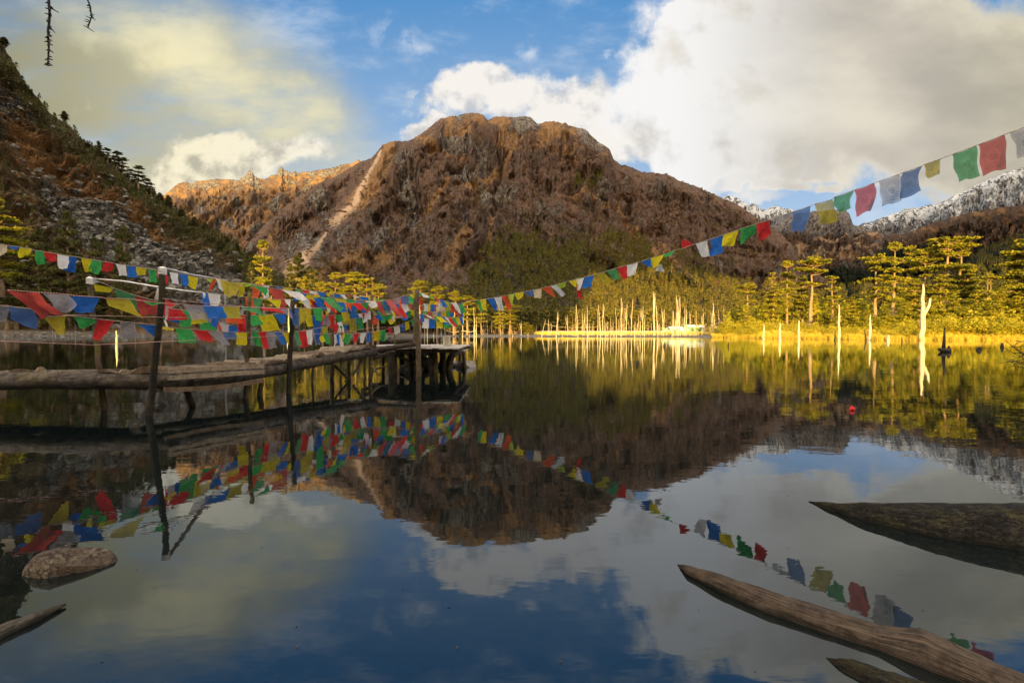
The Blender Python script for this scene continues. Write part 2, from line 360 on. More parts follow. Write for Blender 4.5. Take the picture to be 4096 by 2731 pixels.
def flag_mat(name, c, sheer=0.0, ink=(0.02, 0.02, 0.03), inkf=0.55, tr=0.5):
    m, t, out = new_mat(name)
    uv = t.node('ShaderNodeUVMap').outputs[0]; s = t.node('ShaderNodeSeparateXYZ'); t.l.new(uv, s.inputs[0])
    u, v = s.outputs[0], s.outputs[1]
    rows = t.ss(t.m('SINE', t.m('MULTIPLY', v, 2 * math.pi * 17)), 0.1, 0.6)
    br = t.ss(t.noise(t.mapping(uv, (26, 17, 1)), 1.6, 2, .7), .42, .56)
    inset = t.m('MULTIPLY', t.m('MULTIPLY', t.ss(u, .07, .10), t.ss(u, .93, .90)), t.m('MULTIPLY', t.ss(v, .08, .11), t.ss(v, .92, .89)))
    # the block-printed emblem in the middle, a ringed figure
    du = t.m('SUBTRACT', u, .5); dv = t.m('SUBTRACT', v, .5)
    r = t.m('SQRT', t.m('ADD', t.m('MULTIPLY', du, du), t.m('MULTIPLY', dv, dv)))
    r = t.m('ADD', r, t.m('MULTIPLY', t.m('SUBTRACT', t.noise(uv, 7, 2, .6), .5), .16))
    emb = t.m('MULTIPLY', t.ss(r, .17, .12), t.ss(t.noise(uv, 22, 3, .7), .45, .55))
    ring = t.m('MULTIPLY', t.ss(r, .17, .185), t.ss(r, .225, .21))
    txt = t.m('MULTIPLY', t.m('MULTIPLY', rows, br), t.ss(r, .21, .23))
    inkm = t.m('MULTIPLY', t.m('MULTIPLY', t.m('MAXIMUM', txt, t.m('MULTIPLY', emb, .8)), inset), inkf)
    fade = t.noise(objc(t), 5, 4, .6)
    cc = t.mix(t.ss(fade, .3, .7), tuple(x * .86 for x in c), tuple(min(.9, x * 1.12) for x in c))
    cc = t.mix(inkm, cc, ink)
    wv = t.noise(uv, 160, 2, .5)
    d = t.node('ShaderNodeBsdfDiffuse'); t.put(d.inputs[0], cc)
    trn = t.node('ShaderNodeBsdfTranslucent'); t.put(trn.inputs[0], cc)
    mx = t.node('ShaderNodeMixShader'); mx.inputs[0].default_value = tr
    t.l.new(d.outputs[0], mx.inputs[1]); t.l.new(trn.outputs[0], mx.inputs[2]); res = mx.outputs[0]
    if sheer:
        tp = t.node('ShaderNodeBsdfTransparent'); m2 = t.node('ShaderNodeMixShader')
        t.put(m2.inputs[0], t.m('MULTIPLY', t.m('SUBTRACT', 1.0, inkm), sheer)); t.l.new(res, m2.inputs[1]); t.l.new(tp.outputs[0], m2.inputs[2]); res = m2.outputs[0]
    t.l.new(res, out.inputs[0]); return m
# ---------------------------------------------------------------- terrain
M_main = hill_mat('mountain_scrub_and_rock', 90, ((0.128, 0.084, 0.064), (0.090, 0.062, 0.053), (0.155, 0.102, 0.072)),
                  ((0.105, 0.092, 0.080), (0.20, 0.178, 0.155)), (0.225, 0.138, 0.070), (0.46, 0.33, 0.22), (0.050, 0.050, 0.026), bump=.7, lichen=.5)
M_left = hill_mat('left_slope_scrub_and_rock', 22, ((0.15, 0.118, 0.058), (0.105, 0.088, 0.048), (0.18, 0.10, 0.045)),
                  ((0.10, 0.098, 0.088), (0.175, 0.17, 0.155)), (0.24, 0.135, 0.058), (0.40, 0.34, 0.24), (0.085, 0.082, 0.036), lichen=.15)
M_dark = hill_mat('dark_moor', 120, ((0.080, 0.055, 0.042), (0.055, 0.045, 0.038), (0.11, 0.065, 0.04)),
                  ((0.12, 0.11, 0.11), (0.2, 0.18, 0.17)), (0.20, 0.12, 0.06), (0.34, 0.25, 0.17), (0.022, 0.03, 0.018), lichen=.1)
M_snow = hill_mat('snowy_rock', 260, ((0.10, 0.09, 0.09), (0.07, 0.07, 0.075), (0.14, 0.12, 0.11)),
                  ((0.09, 0.09, 0.1), (0.2, 0.2, 0.21)), (0.15, 0.11, 0.08), (0.30, 0.25, 0.2), (0.03, 0.04, 0.03), lichen=0)
HILLS = {}
def hill(name, sil, yf, yr, zf, nu, nt, mat, disp=None, mask=None, p=0.9, jag=1.0, label=None, back=1.0, px0=None, px1=None):
    s = [uv_of(*q) for q in sil]; su = np.array([q[0] for q in s]); sv = np.array([q[1] for q in s])
    u0 = su[0] if px0 is None else uv_of(px0, 1300)[0]; u1 = su[-1] if px1 is None else uv_of(px1, 1300)[0]
    U = np.linspace(u0, u1, nu); Vr = np.interp(U, su, sv)
    Vr = Vr + jag * (0.0050 * fbm(U * 28, U * 0 + 3.3, 5, 5, 0.6) + .0026 * rid(U * 90, U * 0 + 1.3, 3, 8))
    yfa = yf(U) if callable(yf) else np.full(nu, float(yf)); yra = yr(U) if callable(yr) else np.full(nu, float(yr))
    zfa = zf(U) if callable(zf) else np.full(nu, float(zf))
    nb = max(6, nt // 8)
    T = np.concatenate([np.linspace(0, 1, nt), 1 + np.linspace(0.03, 0.8, nb)])
    t = T[:, None]; tc = np.minimum(t, 1.0); vf = (zfa - H) / yfa
    Y = yfa + (yra - yfa) * t
    Vt = vf + (Vr - vf) * tc ** p
    Z = H + Vt * Y
    over = np.maximum(t - 1, 0); zr = H + Vr * yra
    Z = np.where(t > 1, zr * (1 - over * 1.2 * back) , Z)
    Ug = np.broadcast_to(U, Z.shape) * 1.0; X = Ug * Y
    PX = 2048 + FPX * Ug; PY = 1328 - FPX * (Z - H) / Y
    tg = np.broadcast_to(t, Z.shape)
    win = np.clip(tc * 8, 0, 1) * np.clip((1 - tc) * 7, 0.0, 1)
    if disp is not None:
        dz, dy = disp(PX, PY, X, Y, Z, tg)
        Z = Z + dz * win; Y2 = Y + dy * win; X = X * (Y2 / Y); Y = Y2
    m1 = np.zeros(Z.shape + (3,)); m2 = np.zeros(Z.shape + (3,))
    if mask is not None: mask(PX, PY, X, Y, Z, tg, m1, m2)
    n_t, n_u = Z.shape
    V = np.stack([X, Y, Z], -1).reshape(-1, 3)
    i = np.arange(n_t - 1)[:, None] * n_u + np.arange(n_u - 1)[None, :]
    F = np.stack([i, i + 1, i + 1 + n_u, i + n_u], -1).reshape(-1, 4)
    o = mesh_np(name, V, F, mat, {'m1': m1.reshape(-1, 3), 'm2': m2.reshape(-1, 3)})
    tag(o, kind='structure')
    if label: o['label'] = label
    HILLS[label or name] = dict(V=V.reshape(n_t, n_u, 3), PX=PX, PY=PY, t=tg)
    return o
def seg_dist(PX, PY, pts):
    best = np.full(PX.shape, 1e9)
    for (x0, y0, w0), (x1, y1, w1) in zip(pts[:-1], pts[1:]):
        dx, dy = x1 - x0, y1 - y0; k = np.clip(((PX - x0) * dx + (PY - y0) * dy) / (dx * dx + dy * dy), 0, 1)
        d = np.hypot(PX - (x0 + k * dx), PY - (y0 + k * dy)) / (w0 + k * (w1 - w0)); best = np.minimum(best, d)
    return best
def inpoly(PX, PY, poly):
    r = np.zeros(PX.shape, bool); n = len(poly)
    for i in range(n):
        x0, y0 = poly[i]; x1, y1 = poly[(i + 1) % n]
        c = ((y0 > PY) != (y1 > PY)) & (PX < (x1 - x0) * (PY - y0) / (y1 - y0 + 1e-9) + x0); r ^= c
    return r
# -- the big mountain across the lake
def d_main(PX, PY, X, Y, Z, t):
    sx, sy = 1960.0, 250.0
    phi = (PX - sx) / (PY - sy + 120)
    phi = phi + 0.22 * fbm(PX / 300, PY / 240, 4, 3) + .10 * fbm(PX / 90, PY / 70, 3, 4)
    sp = rid(phi * 3.6, PY / 420, 4, 21, 0.5) - 0.6
    sp2 = rid(phi * 9.0 + 3, PY / 170, 4, 31, 0.55) - 0.6
    dt = rid(PX / 64, PY / 48, 6, 41, 0.62) - 0.55
    cl = fbm(PX / 150, PY / 95, 5, 51, .6)
    near = np.exp(-(np.minimum(seg_dist(PX, PY, SCREE), seg_dist(PX, PY, SCREE2)) / 3.5) ** 2)
    k = Y / 1000 * (1 - .85 * near)
    cliff = (np.abs(((cl * 5) % 1) - .5) - .25)
    amp = 0.35 + 0.65 * sst(t, 0.12, 0.35)
    rk = sst(0.22 + 0.8 * fbm(PX / 130, PY / 100, 5, 61, .6) + 0.5 * fbm(PX / 60, PY / 150, 4, 71, .6), .3, .7)
    crag = (rid(PX / 26, PY / 60, 4, 55, .6) - .55) * rk
    dz = k * amp * (26 * sp + 10 * sp2 + 10 * dt + 10 * cliff + 16 * crag)
    dy = -k * amp * (90 * sp + 34 * sp2 + 26 * dt + 34 * crag)
    return dz, dy
SCREE = [(1528, 610, 4), (1508, 650, 8), (1478, 700, 8), (1462, 735, 13), (1438, 770, 10), (1425, 815, 17), (1385, 850, 16), (1340, 890, 22)]
SCREE2 = [(1312, 925, 3), (1270, 985, 11), (1215, 1035, 26), (1180, 1085, 40)]
def m_main(PX, PY, X, Y, Z, t, m1, m2):
    n = fbm(PX / 130, PY / 100, 5, 61, .6); nv = fbm(PX / 60, PY / 150, 4, 71, .6); n3 = fbm(PX / 40, PY / 40, 4, 81, .6)
    rock = 0.22 + 0.8 * n + 0.5 * nv
    for (x, y, rx, ry, a) in ((1800, 570, 90, 32, .7), (1960, 570, 60, 35, .5), (2100, 500, 55, 50, .7), (1610, 720, 30, 80, .5), (2330, 560, 90, 50, .4),
                              (1850, 690, 60, 40, .4), (2010, 790, 80, 50, .4), (1950, 800, 50, 40, .5), (2330, 850, 130, 60, .3), (1250, 960, 120, 60, .5), (1050, 850, 90, 50, .3), (1520, 950, 90, 60, .35), (1650, 860, 60, 70, .3), (1280, 800, 70, 50, .3)):
        rock = rock + a * np.exp(-((PX - x) / rx) ** 2 - ((PY - y) / ry) ** 2)
    gr = 0.0 + 0.62 * sst(PY, 760, 470) * sst(PX, 1300, 1550) + 0.9 * fbm(PX / 90, PY / 55, 4, 91, .6)
    gr = gr + .5 * np.exp(-((PX - 1500) / 120) ** 2 - ((PY - 1080) / 60) ** 2) - .3 * (PY > 900)
    for pl in (((1880, 730, 14), (1960, 690, 20), (2040, 620, 18), (2080, 560, 12)), ((1860, 940, 26), (1820, 1010, 22), (1800, 1060, 16)),
               ((1700, 830, 8), (1760, 770, 10), (1800, 700, 6)), ((1910, 800, 7), (1950, 740, 8)), ((1980, 870, 8), (1940, 1000, 8)),
               ((2640, 980, 10), (2720, 1090, 22), (2860, 1170, 12)), ((2300, 780, 10), (2480, 850, 8), (2560, 960, 14), (2640, 1040, 18)),
               ((1300, 1100, 30), (1420, 1050, 30), (1600, 1000, 26)), ((1040, 1000, 14), (1120, 930, 14)), ((1560, 480, 10), (1560, 640, 26), (1430, 820, 34))):
        gr = np.maximum(gr, 1.15 - seg_dist(PX, PY, pl) * 0.55)
    m1[..., 0] = np.clip(rock, 0, 1.2); m1[..., 1] = np.clip(gr, 0, 1.2)
    s = np.maximum(1.15 - seg_dist(PX, PY, SCREE) * .65, 1.2 - seg_dist(PX, PY, SCREE2) * .62)
    s = np.maximum(s, (1.0 - seg_dist(PX, PY, ((3050, 1000, 12), (3120, 1060, 20), (3040, 1100, 30)))) * .3)
    m1[..., 2] = np.clip(s, 0, 1.2) * (PY < 1110)
    line = np.interp(PX, [900, 1200, 1500, 1700, 1860, 1900, 1990, 2080, 2250, 2400, 2560, 2700, 2850, 3000, 3200],
                     [1120, 1150, 1150, 1140, 1120, 1000, 960, 930, 940, 960, 980, 1000, 1060, 1120, 1160])
    g = sst(PY - line + 60 * n, -10, 90) * .62
    g = np.maximum(g, 1.0 * np.exp(-((PX - 2350) / 70) ** 2 - ((PY - 735 + (PX - 2350) * .25) / 24) ** 2))
    g = np.maximum(g, .9 - seg_dist(PX, PY, ((1000, 885, 10), (1040, 860, 18))) * .5)
    m2[..., 0] = np.clip(g, 0, 1)
sil_main = [(860, 1180), (960, 1020), (1040, 920), (1150, 820), (1260, 745), (1350, 700), (1405, 672), (1440, 652), (1475, 640), (1500, 622), (1530, 580), (1565, 566), (1610, 568), (1640, 566),
            (1675, 545), (1740, 495), (1760, 478), (1790, 472), (1830, 466), (1860, 460), (1885, 455), (1910, 456), (1935, 464), (1950, 481), (1985, 472), (2030, 470), (2060, 474), (2085, 470), (2100, 464),
            (2130, 480), (2150, 497), (2180, 492), (2215, 488), (2250, 497), (2262, 492), (2275, 505), (2330, 517), (2350, 530), (2380, 560), (2440, 603), (2455, 640), (2480, 660), (2510, 664), (2560, 688), (2640, 697), (2665, 694), (2700, 715), (2790, 752),
            (2870, 785), (2935, 815), (2985, 845), (3050, 885), (3120, 935), (3170, 985), (3200, 1040), (3290, 1110), (3400, 1180)]
hill('hills', sil_main, lambda U: 232 + 0 * U, lambda U: 1380 - 260 * np.clip(-U, 0, .7) - 500 * sst(U, .25, .75), 1.0, 1150, 520, M_main, d_main, m_main, p=0.92,
     label='brown rocky mountain rising in the middle across the lake')
# -- paler ridge with the sunlit crest and two rock spires behind its left shoulder
sil_e = [(600, 860), (650, 790), (690, 753), (715, 734), (745, 731), (768, 738), (780, 727), (818, 722), (860, 715), (895, 721), (925, 719), (954, 722), (962, 711), (979, 710), (984, 699), (992, 690), (1000, 686), (1010, 690), (1020, 708), (1034, 714), (1055, 719),
         (1072, 714), (1082, 703), (1107, 701), (1112, 684), (1120, 667), (1127, 668), (1136, 680), (1155, 688), (1168, 694), (1175, 690), (1180, 682), (1190, 696), (1231, 688), (1280, 682), (1327, 673), (1365, 659), (1410, 655), (1434, 641), (1446, 650), (1500, 660), (1560, 700), (1620, 800)]
def d_e(PX, PY, X, Y, Z, t):
    sp = rid((PX + PY * 1.2) / 130, PY / 400, 4, 121) - .6; dt = rid(PX / 45, PY / 40, 5, 141, .6) - .55
    return 30 * sp + 22 * dt, -90 * sp - 50 * dt
def m_e(PX, PY, X, Y, Z, t, m1, m2):
    n = fbm(PX / 60, PY / 45, 5, 161, .6)
    m1[..., 0] = np.clip(.35 + 1.0 * n + .9 * np.exp(-((PX - 1000) / 32) ** 2) * (PY < 735) + .9 * np.exp(-((PX - 1145) / 50) ** 2) * (PY < 706), 0, 1.2)
    m1[..., 1] = np.clip(.55 + fbm(PX / 50, PY / 30, 4, 171), 0, 1)
hill('hills', sil_e, 1450, 2450, 60, 460, 200, M_main, d_e, m_e, p=1.1, label='distant golden crest with rock spires behind the mountain shoulder', jag=.6)
# -- slope on the left
def d_left(PX, PY, X, Y, Z, t):
    k = Y / 180
    a = fbm(X / 26, Z / 20, 5, 211, .55); b = rid(X / 9, Z / 7, 4, 221, .6) - .55; c = rid((PX - PY * 1.2) / 300, PY / 500, 3, 231) - .6
    return k * (5 * a + 2.2 * b + 5 * c), -k * (9 * a + 4.5 * b + 9 * c)
def m_left(PX, PY, X, Y, Z, t, m1, m2):
    n = fbm(PX / 70, PY / 60, 5, 241, .6); n2 = fbm(PX / 30, PY / 25, 4, 251, .6)
    # height of the skyline above each column gives bands parallel to it
    sk = np.interp(PX, [-400, 0, 60, 200, 400, 520, 760, 1050, 1300, 1500], [-300, 155, 260, 440, 600, 700, 860, 1040, 1190, 1300])
    dd = (PY - sk)
    talus = np.exp(-((dd - 400 + PX * .18) / 110) ** 2) * sst(PX, 60, 350)
    m1[..., 0] = np.clip(.12 + 1.0 * talus + .8 * n + .55 * np.exp(-((PX - 60) / 200) ** 2 - ((PY - 400) / 130) ** 2) + 1.3 * np.exp(-((PX - 490) / 90) ** 2 - ((PY - 985) / 55) ** 2), 0, 1.2)
    og = np.exp(-((dd - 255 + PX * .10) / 95) ** 2) * sst(PX, 900, 500)
    m1[..., 1] = np.clip(.85 * og + .6 * n2 + .05, 0, 1)
    m1[..., 2] = np.clip(1.3 * np.exp(-((PX - 500) / 75) ** 2 - ((PY - 990) / 45) ** 2) - .4 + n2 * .5, 0, .7)
    m2[..., 0] = np.clip(sst(dd, 150 - .02 * PX, 50) * .95 + .5 * n + .35 * sst(PX, 260, -100) * (dd > 330) + .3 * sst(PX, 850, 1100), 0, 1)
sil_l = [(-900, -700), (-400, -260), (0, 165), (60, 262), (100, 335), (200, 455), (270, 500), (330, 560), (380, 590), (450, 650), (520, 712), (600, 765), (660, 810), (760, 880), (830, 918), (900, 960), (960, 995), (1050, 1055), (1120, 1100), (1200, 1150), (1270, 1190), (1330, 1225), (1420, 1270), (1560, 1318)]
hill('hills', sil_l, lambda U: 152 + 0 * U, lambda U: 330 - 60 * sst(U, -1.2, -.4), 0.7, 760, 420, M_left, d_left, m_left, p=0.86, jag=1.4,
     label='steep scrubby slope of boulders rising on the left shore')
# -- hills on the right, far to near
def d_far(PX, PY, X, Y, Z, t):
    sp = rid(PX / 110 + PY / 160, PY / 200, 5, 321) - .6; dt = rid(PX / 35, PY / 26, 5, 341, .6) - .55
    return 60 * sp + 35 * dt, -220 * sp - 90 * dt
def m_snow(PX, PY, X, Y, Z, t, m1, m2):
    m1[..., 0] = .8
    n = fbm(PX / 50 + PY / 70, PY / 30, 5, 361, .6)
    m2[..., 1] = np.clip(.55 + .5 * n - .25 * sst(PY, 850, 930) * (PX < 3900), 0, 1)
sil_s = [(2700, 900), (2880, 790), (2908, 786), (2935, 792), (2956, 800), (2975, 812), (2997, 820), (3013, 816), (3030, 822), (3045, 838), (3058, 840), (3075, 832), (3102, 824), (3125, 832), (3140, 838), (3155, 834), (3166, 841), (3200, 868), (3300, 900), (3400, 912), (3433, 905), (3490, 889), (3550, 866),
         (3618, 842), (3700, 826), (3764, 811), (3800, 794), (3825, 776), (3845, 777), (3870, 760), (3935, 728), (4031, 690), (4096, 672), (4400, 560), (4800, 500)]
hill('hills', sil_s, 1900, 3600, 200, 620, 200, M_snow, d_far, m_snow, p=1.0, jag=1.0, label='far snow dusted range under the cloud on the right')
def m_knob(PX, PY, X, Y, Z, t, m1, m2):
    n = fbm(PX / 70, PY / 50, 5, 461, .6)
    m1[..., 0] = np.clip(.35 + .8 * n + .4 * (PY < 930), 0, 1); m1[..., 1] = np.clip(.3 + fbm(PX / 60, PY / 40, 4, 471), 0, 1)
    r = np.zeros(PX.shape)
    for pl in (((3190, 985, 5), (3300, 962, 6), (3420, 950, 4), (3500, 935, 4)), ((3190, 1000, 7), (3240, 1020, 4), (3330, 995, 4), (3460, 990, 4), (3600, 985, 3)), ((3220, 1045, 6), (3290, 1010, 4)),
               ((3290, 1032, 4), (3430, 1022, 5), (3560, 1012, 4), (3640, 1020, 3)), ((3180, 995, 10), (3200, 1020, 14))):
        r = np.maximum(r, 1.25 - seg_dist(PX, PY, pl) * .55)
    m1[..., 2] = np.clip(r, 0, 1.2); m2[..., 0] = np.clip(sst(PY, 1040, 1120), 0, .9)
sil_k = [(2900, 1150), (3000, 960), (3096, 905), (3150, 868), (3200, 852), (3236, 846), (3265, 846), (3300, 845), (3350, 838), (3380, 842), (3395, 852), (3406, 880), (3412, 898), (3446, 912), (3490, 928), (3540, 934), (3586, 938), (3700, 960), (3800, 1000), (3950, 1100)]
hill('hills', sil_k, 900, 1750, 30, 420, 220, M_dark, lambda a, b, c, d, e, f: (lambda q: (q[0] * .5, q[1] * .4))(d_far(a, b, c, d, e, f)), m_knob, p=1.0, label='brown knoll with pale road cuts right of the mountain')
def m_dk(PX, PY, X, Y, Z, t, m1, m2):
    n = fbm(PX / 90, PY / 50, 5, 561, .6)
    m1[..., 0] = np.clip(.2 + .9 * n, 0, 1); m1[..., 1] = np.clip(.25 + fbm(PX / 60, PY / 30, 4, 571), 0, 1); m2[..., 0] = np.clip(.3 + .8 * sst(PY, 960, 1050) + n * .5, 0, 1)
    m1[..., 2] = np.clip((1.1 - seg_dist(PX, PY, ((3860, 935, 18), (3930, 950, 12)))) * .6, 0, .6)
sil_dk = [(3340, 1150), (3450, 1060), (3540, 990), (3600, 950), (3681, 912), (3740, 890), (3808, 872), (3870, 856), (3936, 842), (4000, 832), (4096, 822), (4500, 740), (4900, 700)]
hill('hills', sil_dk, 700, 1500, 25, 420, 200, M_dark, lambda a, b, c, d, e, f: (lambda q: (q[0] * .5, q[1] * .5))(d_far(a, b, c, d, e, f)), m_dk, p=1.0, label='dark brown slope below the snow on the far right')
def m_dg(PX, PY, X, Y, Z, t, m1, m2):
    m2[..., 0] = np.clip(.9 + .3 * fbm(PX / 50, PY / 30, 4, 661), 0, 1)
sil_dg = [(3000, 1235), (3250, 1185), (3450, 1140), (3650, 1120), (3800, 1085), (3900, 1032), (3960, 1005), (4060, 960), (4200, 900), (4800, 700)]
hill('hills', sil_dg, 320, 620, 2.0, 400, 160, M_dark, lambda a, b, c, d, e, f: (lambda q: (q[0] * .15, q[1] * .15))(d_far(a, b, c, d, e, f)), m_dg, p=1.0, label='dark forested hillside behind the firs on the right')

# -- shores and valley floor, one sheet out to the horizon
SH = [(-3000, 60), (-900, 118), (0, 139), (600, 148), (1100, 148), (1500, 140), (1850, 131), (2300, 128), (2700, 124), (2900, 108), (3050, 96), (3300, 85), (3500, 77), (4096, 70), (4700, 62), (6000, 45)]
SHU = np.array([(a - 2048) / FPX for a, b in SH]); SHY = np.array([float(b) for a, b in SH])
def shore_y(U): return np.interp(U, SHU, SHY) + 2.0 * fbm(np.asarray(U) * 22, np.asarray(U) * 0 + .5, 4, 701)
def ground_z(X, Y):
    U = X / np.maximum(Y, 1); s = Y - shore_y(U)
    c = np.where(s < 0, s * .06, .30 * sst(s, 0, 3) + .15 * sst(s, 8, 50) + .8 * sst(s, 70, 110))
    r = np.where(s < 0, s * .12, .8 * sst(s, 0, 4) + .055 * np.clip(s, 0, 60))
    l = np.where(s < 0, s * .2, .7 * sst(s, 0, 3) + .12 * np.clip(s - 2, 0, 12))
    z = l + (c - l) * sst(U, -.32, -.12); z = z + (r - z) * sst(U, .46, .53)
    return z + (s > 0) * (.10 * fbm(X / 3, Y / 3, 4, 711) + .25 * np.maximum(fbm(X / 14, Y / 14, 3, 721), -.2)) * sst(s, 0, 6) * (np.abs(z) > .2)
def mk_ground():
    nu, nt = 900, 260
    U = np.linspace(-2.4, 2.2, nu); S = np.concatenate([np.linspace(-14, 0, 20)[:-1], np.linspace(0, 1, nt - 49) ** 1.8 * 260, np.array([300, 350, 420, 500, 600, 720, 860, 1020, 1200, 1600]), ])
    S = np.concatenate([S, []])
    Y = shore_y(U)[None, :] + S[:, None]; X = U[None, :] * Y
    Z = ground_z(X, Y); far = S[:, None] > 280; Z = np.where(far, -1.5, Z)
    m = np.zeros(Z.shape + (3,)); s = np.broadcast_to(S[:, None], Z.shape)
    Ug = np.broadcast_to(U, Z.shape)
    m[..., 0] = sst(Ug, .44, .52); m[..., 1] = sst(Ug, -.30, -.14) * (1 - m[..., 0]) * sst(s, 75, 45); m[..., 2] = sst(Ug, .47, .5) * 0 + sst(Ug, .1, .16) * sst(s, 25, 55) * (1 - m[..., 0]) 
    n_t, n_u = Z.shape; i = np.arange(n_t - 1)[:, None] * n_u + np.arange(n_u - 1)[None, :]
    mt, t, out = new_mat('shore_ground'); a = attr(t, 'm1'); p = pos(t)
    n1 = t.noise(p, .35, 5, .6); n2 = t.noise(p, 3, 5, .7)
    br = t.mix(t.ss(n1, .35, .65), (0.10, 0.065, 0.035), (0.06, 0.055, 0.045)); br = t.mix(t.ss(n2, .45, .65), br, (0.09, .08, .07))
    gv = t.mix(t.ss(n2, .35, .65), (0.07, 0.068, 0.066), (0.16, 0.155, 0.15))
    gs = t.mix(t.ss(n1, .35, .65), (0.42, 0.32, 0.08), (0.24, 0.19, 0.06)); gs = t.mix(t.ss(n2, .5, .7), gs, (0.56, 0.44, 0.13))
    c = t.mix(a[1], br, gv); c = t.mix(a[2], c, gs); c = t.mix(a[0], c, gs)
    principled(t, out, c, .9, t.bump(n2, .7, .15), .15)
    o = mesh_np('ground', np.stack([X, Y, Z], -1).reshape(-1, 3), np.stack([i, i + 1, i + 1 + n_u, i + n_u], -1).reshape(-1, 4), mt, {'m1': m.reshape(-1, 3)})
    tag(o, kind='structure')
mk_ground()
# lake bed: one big sheet under everything
bed = MB(); bed.add([(-4600, -380, -2.6), (4600, -380, -2.6), (4600, 4400, -2.6), (-4600, 4400, -2.6)], [(0, 1, 2, 3)])
tag(bed.build('lake_bed', plain('lake_bed', (0.03, 0.03, 0.02), .9)), kind='structure')
# water
def mk_water():
    m, t, out = new_mat('lake_water'); p = pos(t)
    a = t.noise(t.mapping(p, (1, 2.3, 1), (0, 0, .12)), 1.5, 3, .5, .3)
    b = t.noise(t.mapping(p, (1, 3.0, 1), (0, 0, -.2)), 6.0, 2, .5)
    c = t.noise(t.mapping(p, (1, 2.0, 1)), .22, 3, .5)
    calm = t.ss(t.noise(p, .08, 2, .5), .3, .7, .45, 1.0)
    h = t.m('ADD', t.m('MULTIPLY', a, .0021), t.m('ADD', t.m('MULTIPLY', b, .0003), t.m('MULTIPLY', c, .006)))
    h = t.m('MULTIPLY', h, calm)
    bn = t.bump(h, 1.0, 1.0)
    fr = t.node('ShaderNodeFresnel'); fr.inputs[0].default_value = 1.68; t.put(fr.inputs[1], bn)
    g = t.node('ShaderNodeBsdfGlossy'); g.inputs['Color'].default_value = (.86, .91, .98, 1); g.inputs['Roughness'].default_value = .012; t.put(g.inputs['Normal'], bn)
    d = t.node('ShaderNodeBsdfDiffuse'); d.inputs[0].default_value = (.004, .007, .007, 1)
    mx = t.node('ShaderNodeMixShader'); t.put(mx.inputs[0], t.ss(fr.outputs[0], 0, .85, .03, 1.0, smooth=False))
    t.l.new(d.outputs[0], mx.inputs[1]); t.l.new(g.outputs[0], mx.inputs[2]); t.l.new(mx.outputs[0], out.inputs[0])
    b = MB(); b.add([(-600, -60, 0), (600, -60, 0), (600, 200, 0), (-600, 200, 0)], [(0, 1, 2, 3)])
    tag(b.build('water', m), kind='structure')
mk_water()

# -- unseen terrain and clouds behind the viewer, shaped to shade and light the view.
#    profiles are heights above y=0 along the slanting light; u = x - 0.138 y
TAN = 0.1405
def shade_ridge(name, pts, yc, depth, step, mat, rough=.4, kindlabel=None):
    us = np.arange(pts[0][0], pts[-1][0], step); g = np.interp(us, [q[0] for q in pts], [q[1] for q in pts]) + rough * fbm(us / 3, us * 0, 4, 801)
    rows = []
    for f, k in ((-depth, -.0), (-depth * .5, .75), (0, 1.0), (depth * .35, .6), (depth * .7, 0.0)):
        Y = np.full(us.shape, yc + f); z = (g - yc * TAN) * k - (1 if k == 0 else 0)
        rows.append(np.stack([us + .138 * Y, Y, z], -1))
    V = np.concatenate(rows); n = len(us); i = np.arange(4)[:, None] * n + np.arange(n - 1)[None, :]
    F = np.stack([i, i + 1, i + 1 + n, i + n], -1).reshape(-1, 4)
    o = mesh_np(name, V, F, mat); tag(o, kindlabel, kind='structure'); return o
M_shade_bank = plain('shade_bank_behind', (.06, .05, .03), .95)
shade_ridge('hills', [(-118, 60), (-112, 34), (-101, 30), (-92, 31), (-82, 31), (-75, 33), (-62, 29.5), (-50, 26), (-42, 23), (-40, 22), (-38.3, 21.5), (-38.15, 4.6), (-36.5, 4.6), (-36.3, 20.5), (-31, 17.5), (-29.5, 15), (-26, 14.0), (-20, 12.5), (-16.0, 11), (-15.3, 11), (-15.2, 3.0), (-13.7, 3.0), (-13.6, 10.8), (-5, 10.5), (0, 9.5), (15, 8.6), (60, 8.2), (140, 8.5), (200, 8)], -40, 14, .25, M_shade_bank, .25, 'unseen bank behind the viewer, shaped to shade the near lake')  # profile cut to place the shade edge; notches let thin beams through
shade_ridge('hills', [(-900, 420), (-300, 300), (-160, 180), (-125, 90), (-112, 25), (-100, 5)], -260, 120, 4, M_shade_bank, 3, 'unseen hill added behind the viewer to shade the left slope')  # added high on the left to keep that slope out of the sun
def mk_shade_cloud(name, y, lo, hi, step, mat, lab):
    us = np.arange(lo[0][0], lo[-1][0], step)
    L = np.interp(us, [q[0] for q in lo], [q[1] for q in lo]); Hh = np.interp(us, [q[0] for q in hi], [q[1] for q in hi])
    rg = abs(Hh - L).mean(); a = rg * .05
    L = L + a * .5 * fbm(us / (step * 12), us * 0, 4, 811); Hh = Hh + a * fbm(us / (step * 15), us * 0, 4, 821)
    dep = min(rg, 240) * .5; rows = []
    K = 14
    for k in range(K):
        th = 2 * math.pi * k / K; f = .5 - .5 * math.cos(th); Y = np.full(us.shape, y + dep * math.sin(th))
        rows.append(np.stack([us + .138 * Y, Y, L + (Hh - L) * f - Y * TAN], -1))
    V = np.concatenate(rows); n = len(us); F = []
    for k in range(K):
        a0, b0 = k * n, ((k + 1) % K) * n; i = np.arange(n - 1)
        F.append(np.stack([a0 + i, a0 + i + 1, b0 + i + 1, b0 + i], -1))
    tag(mesh_np(name, V, np.concatenate(F), mat), lab, kind='structure')
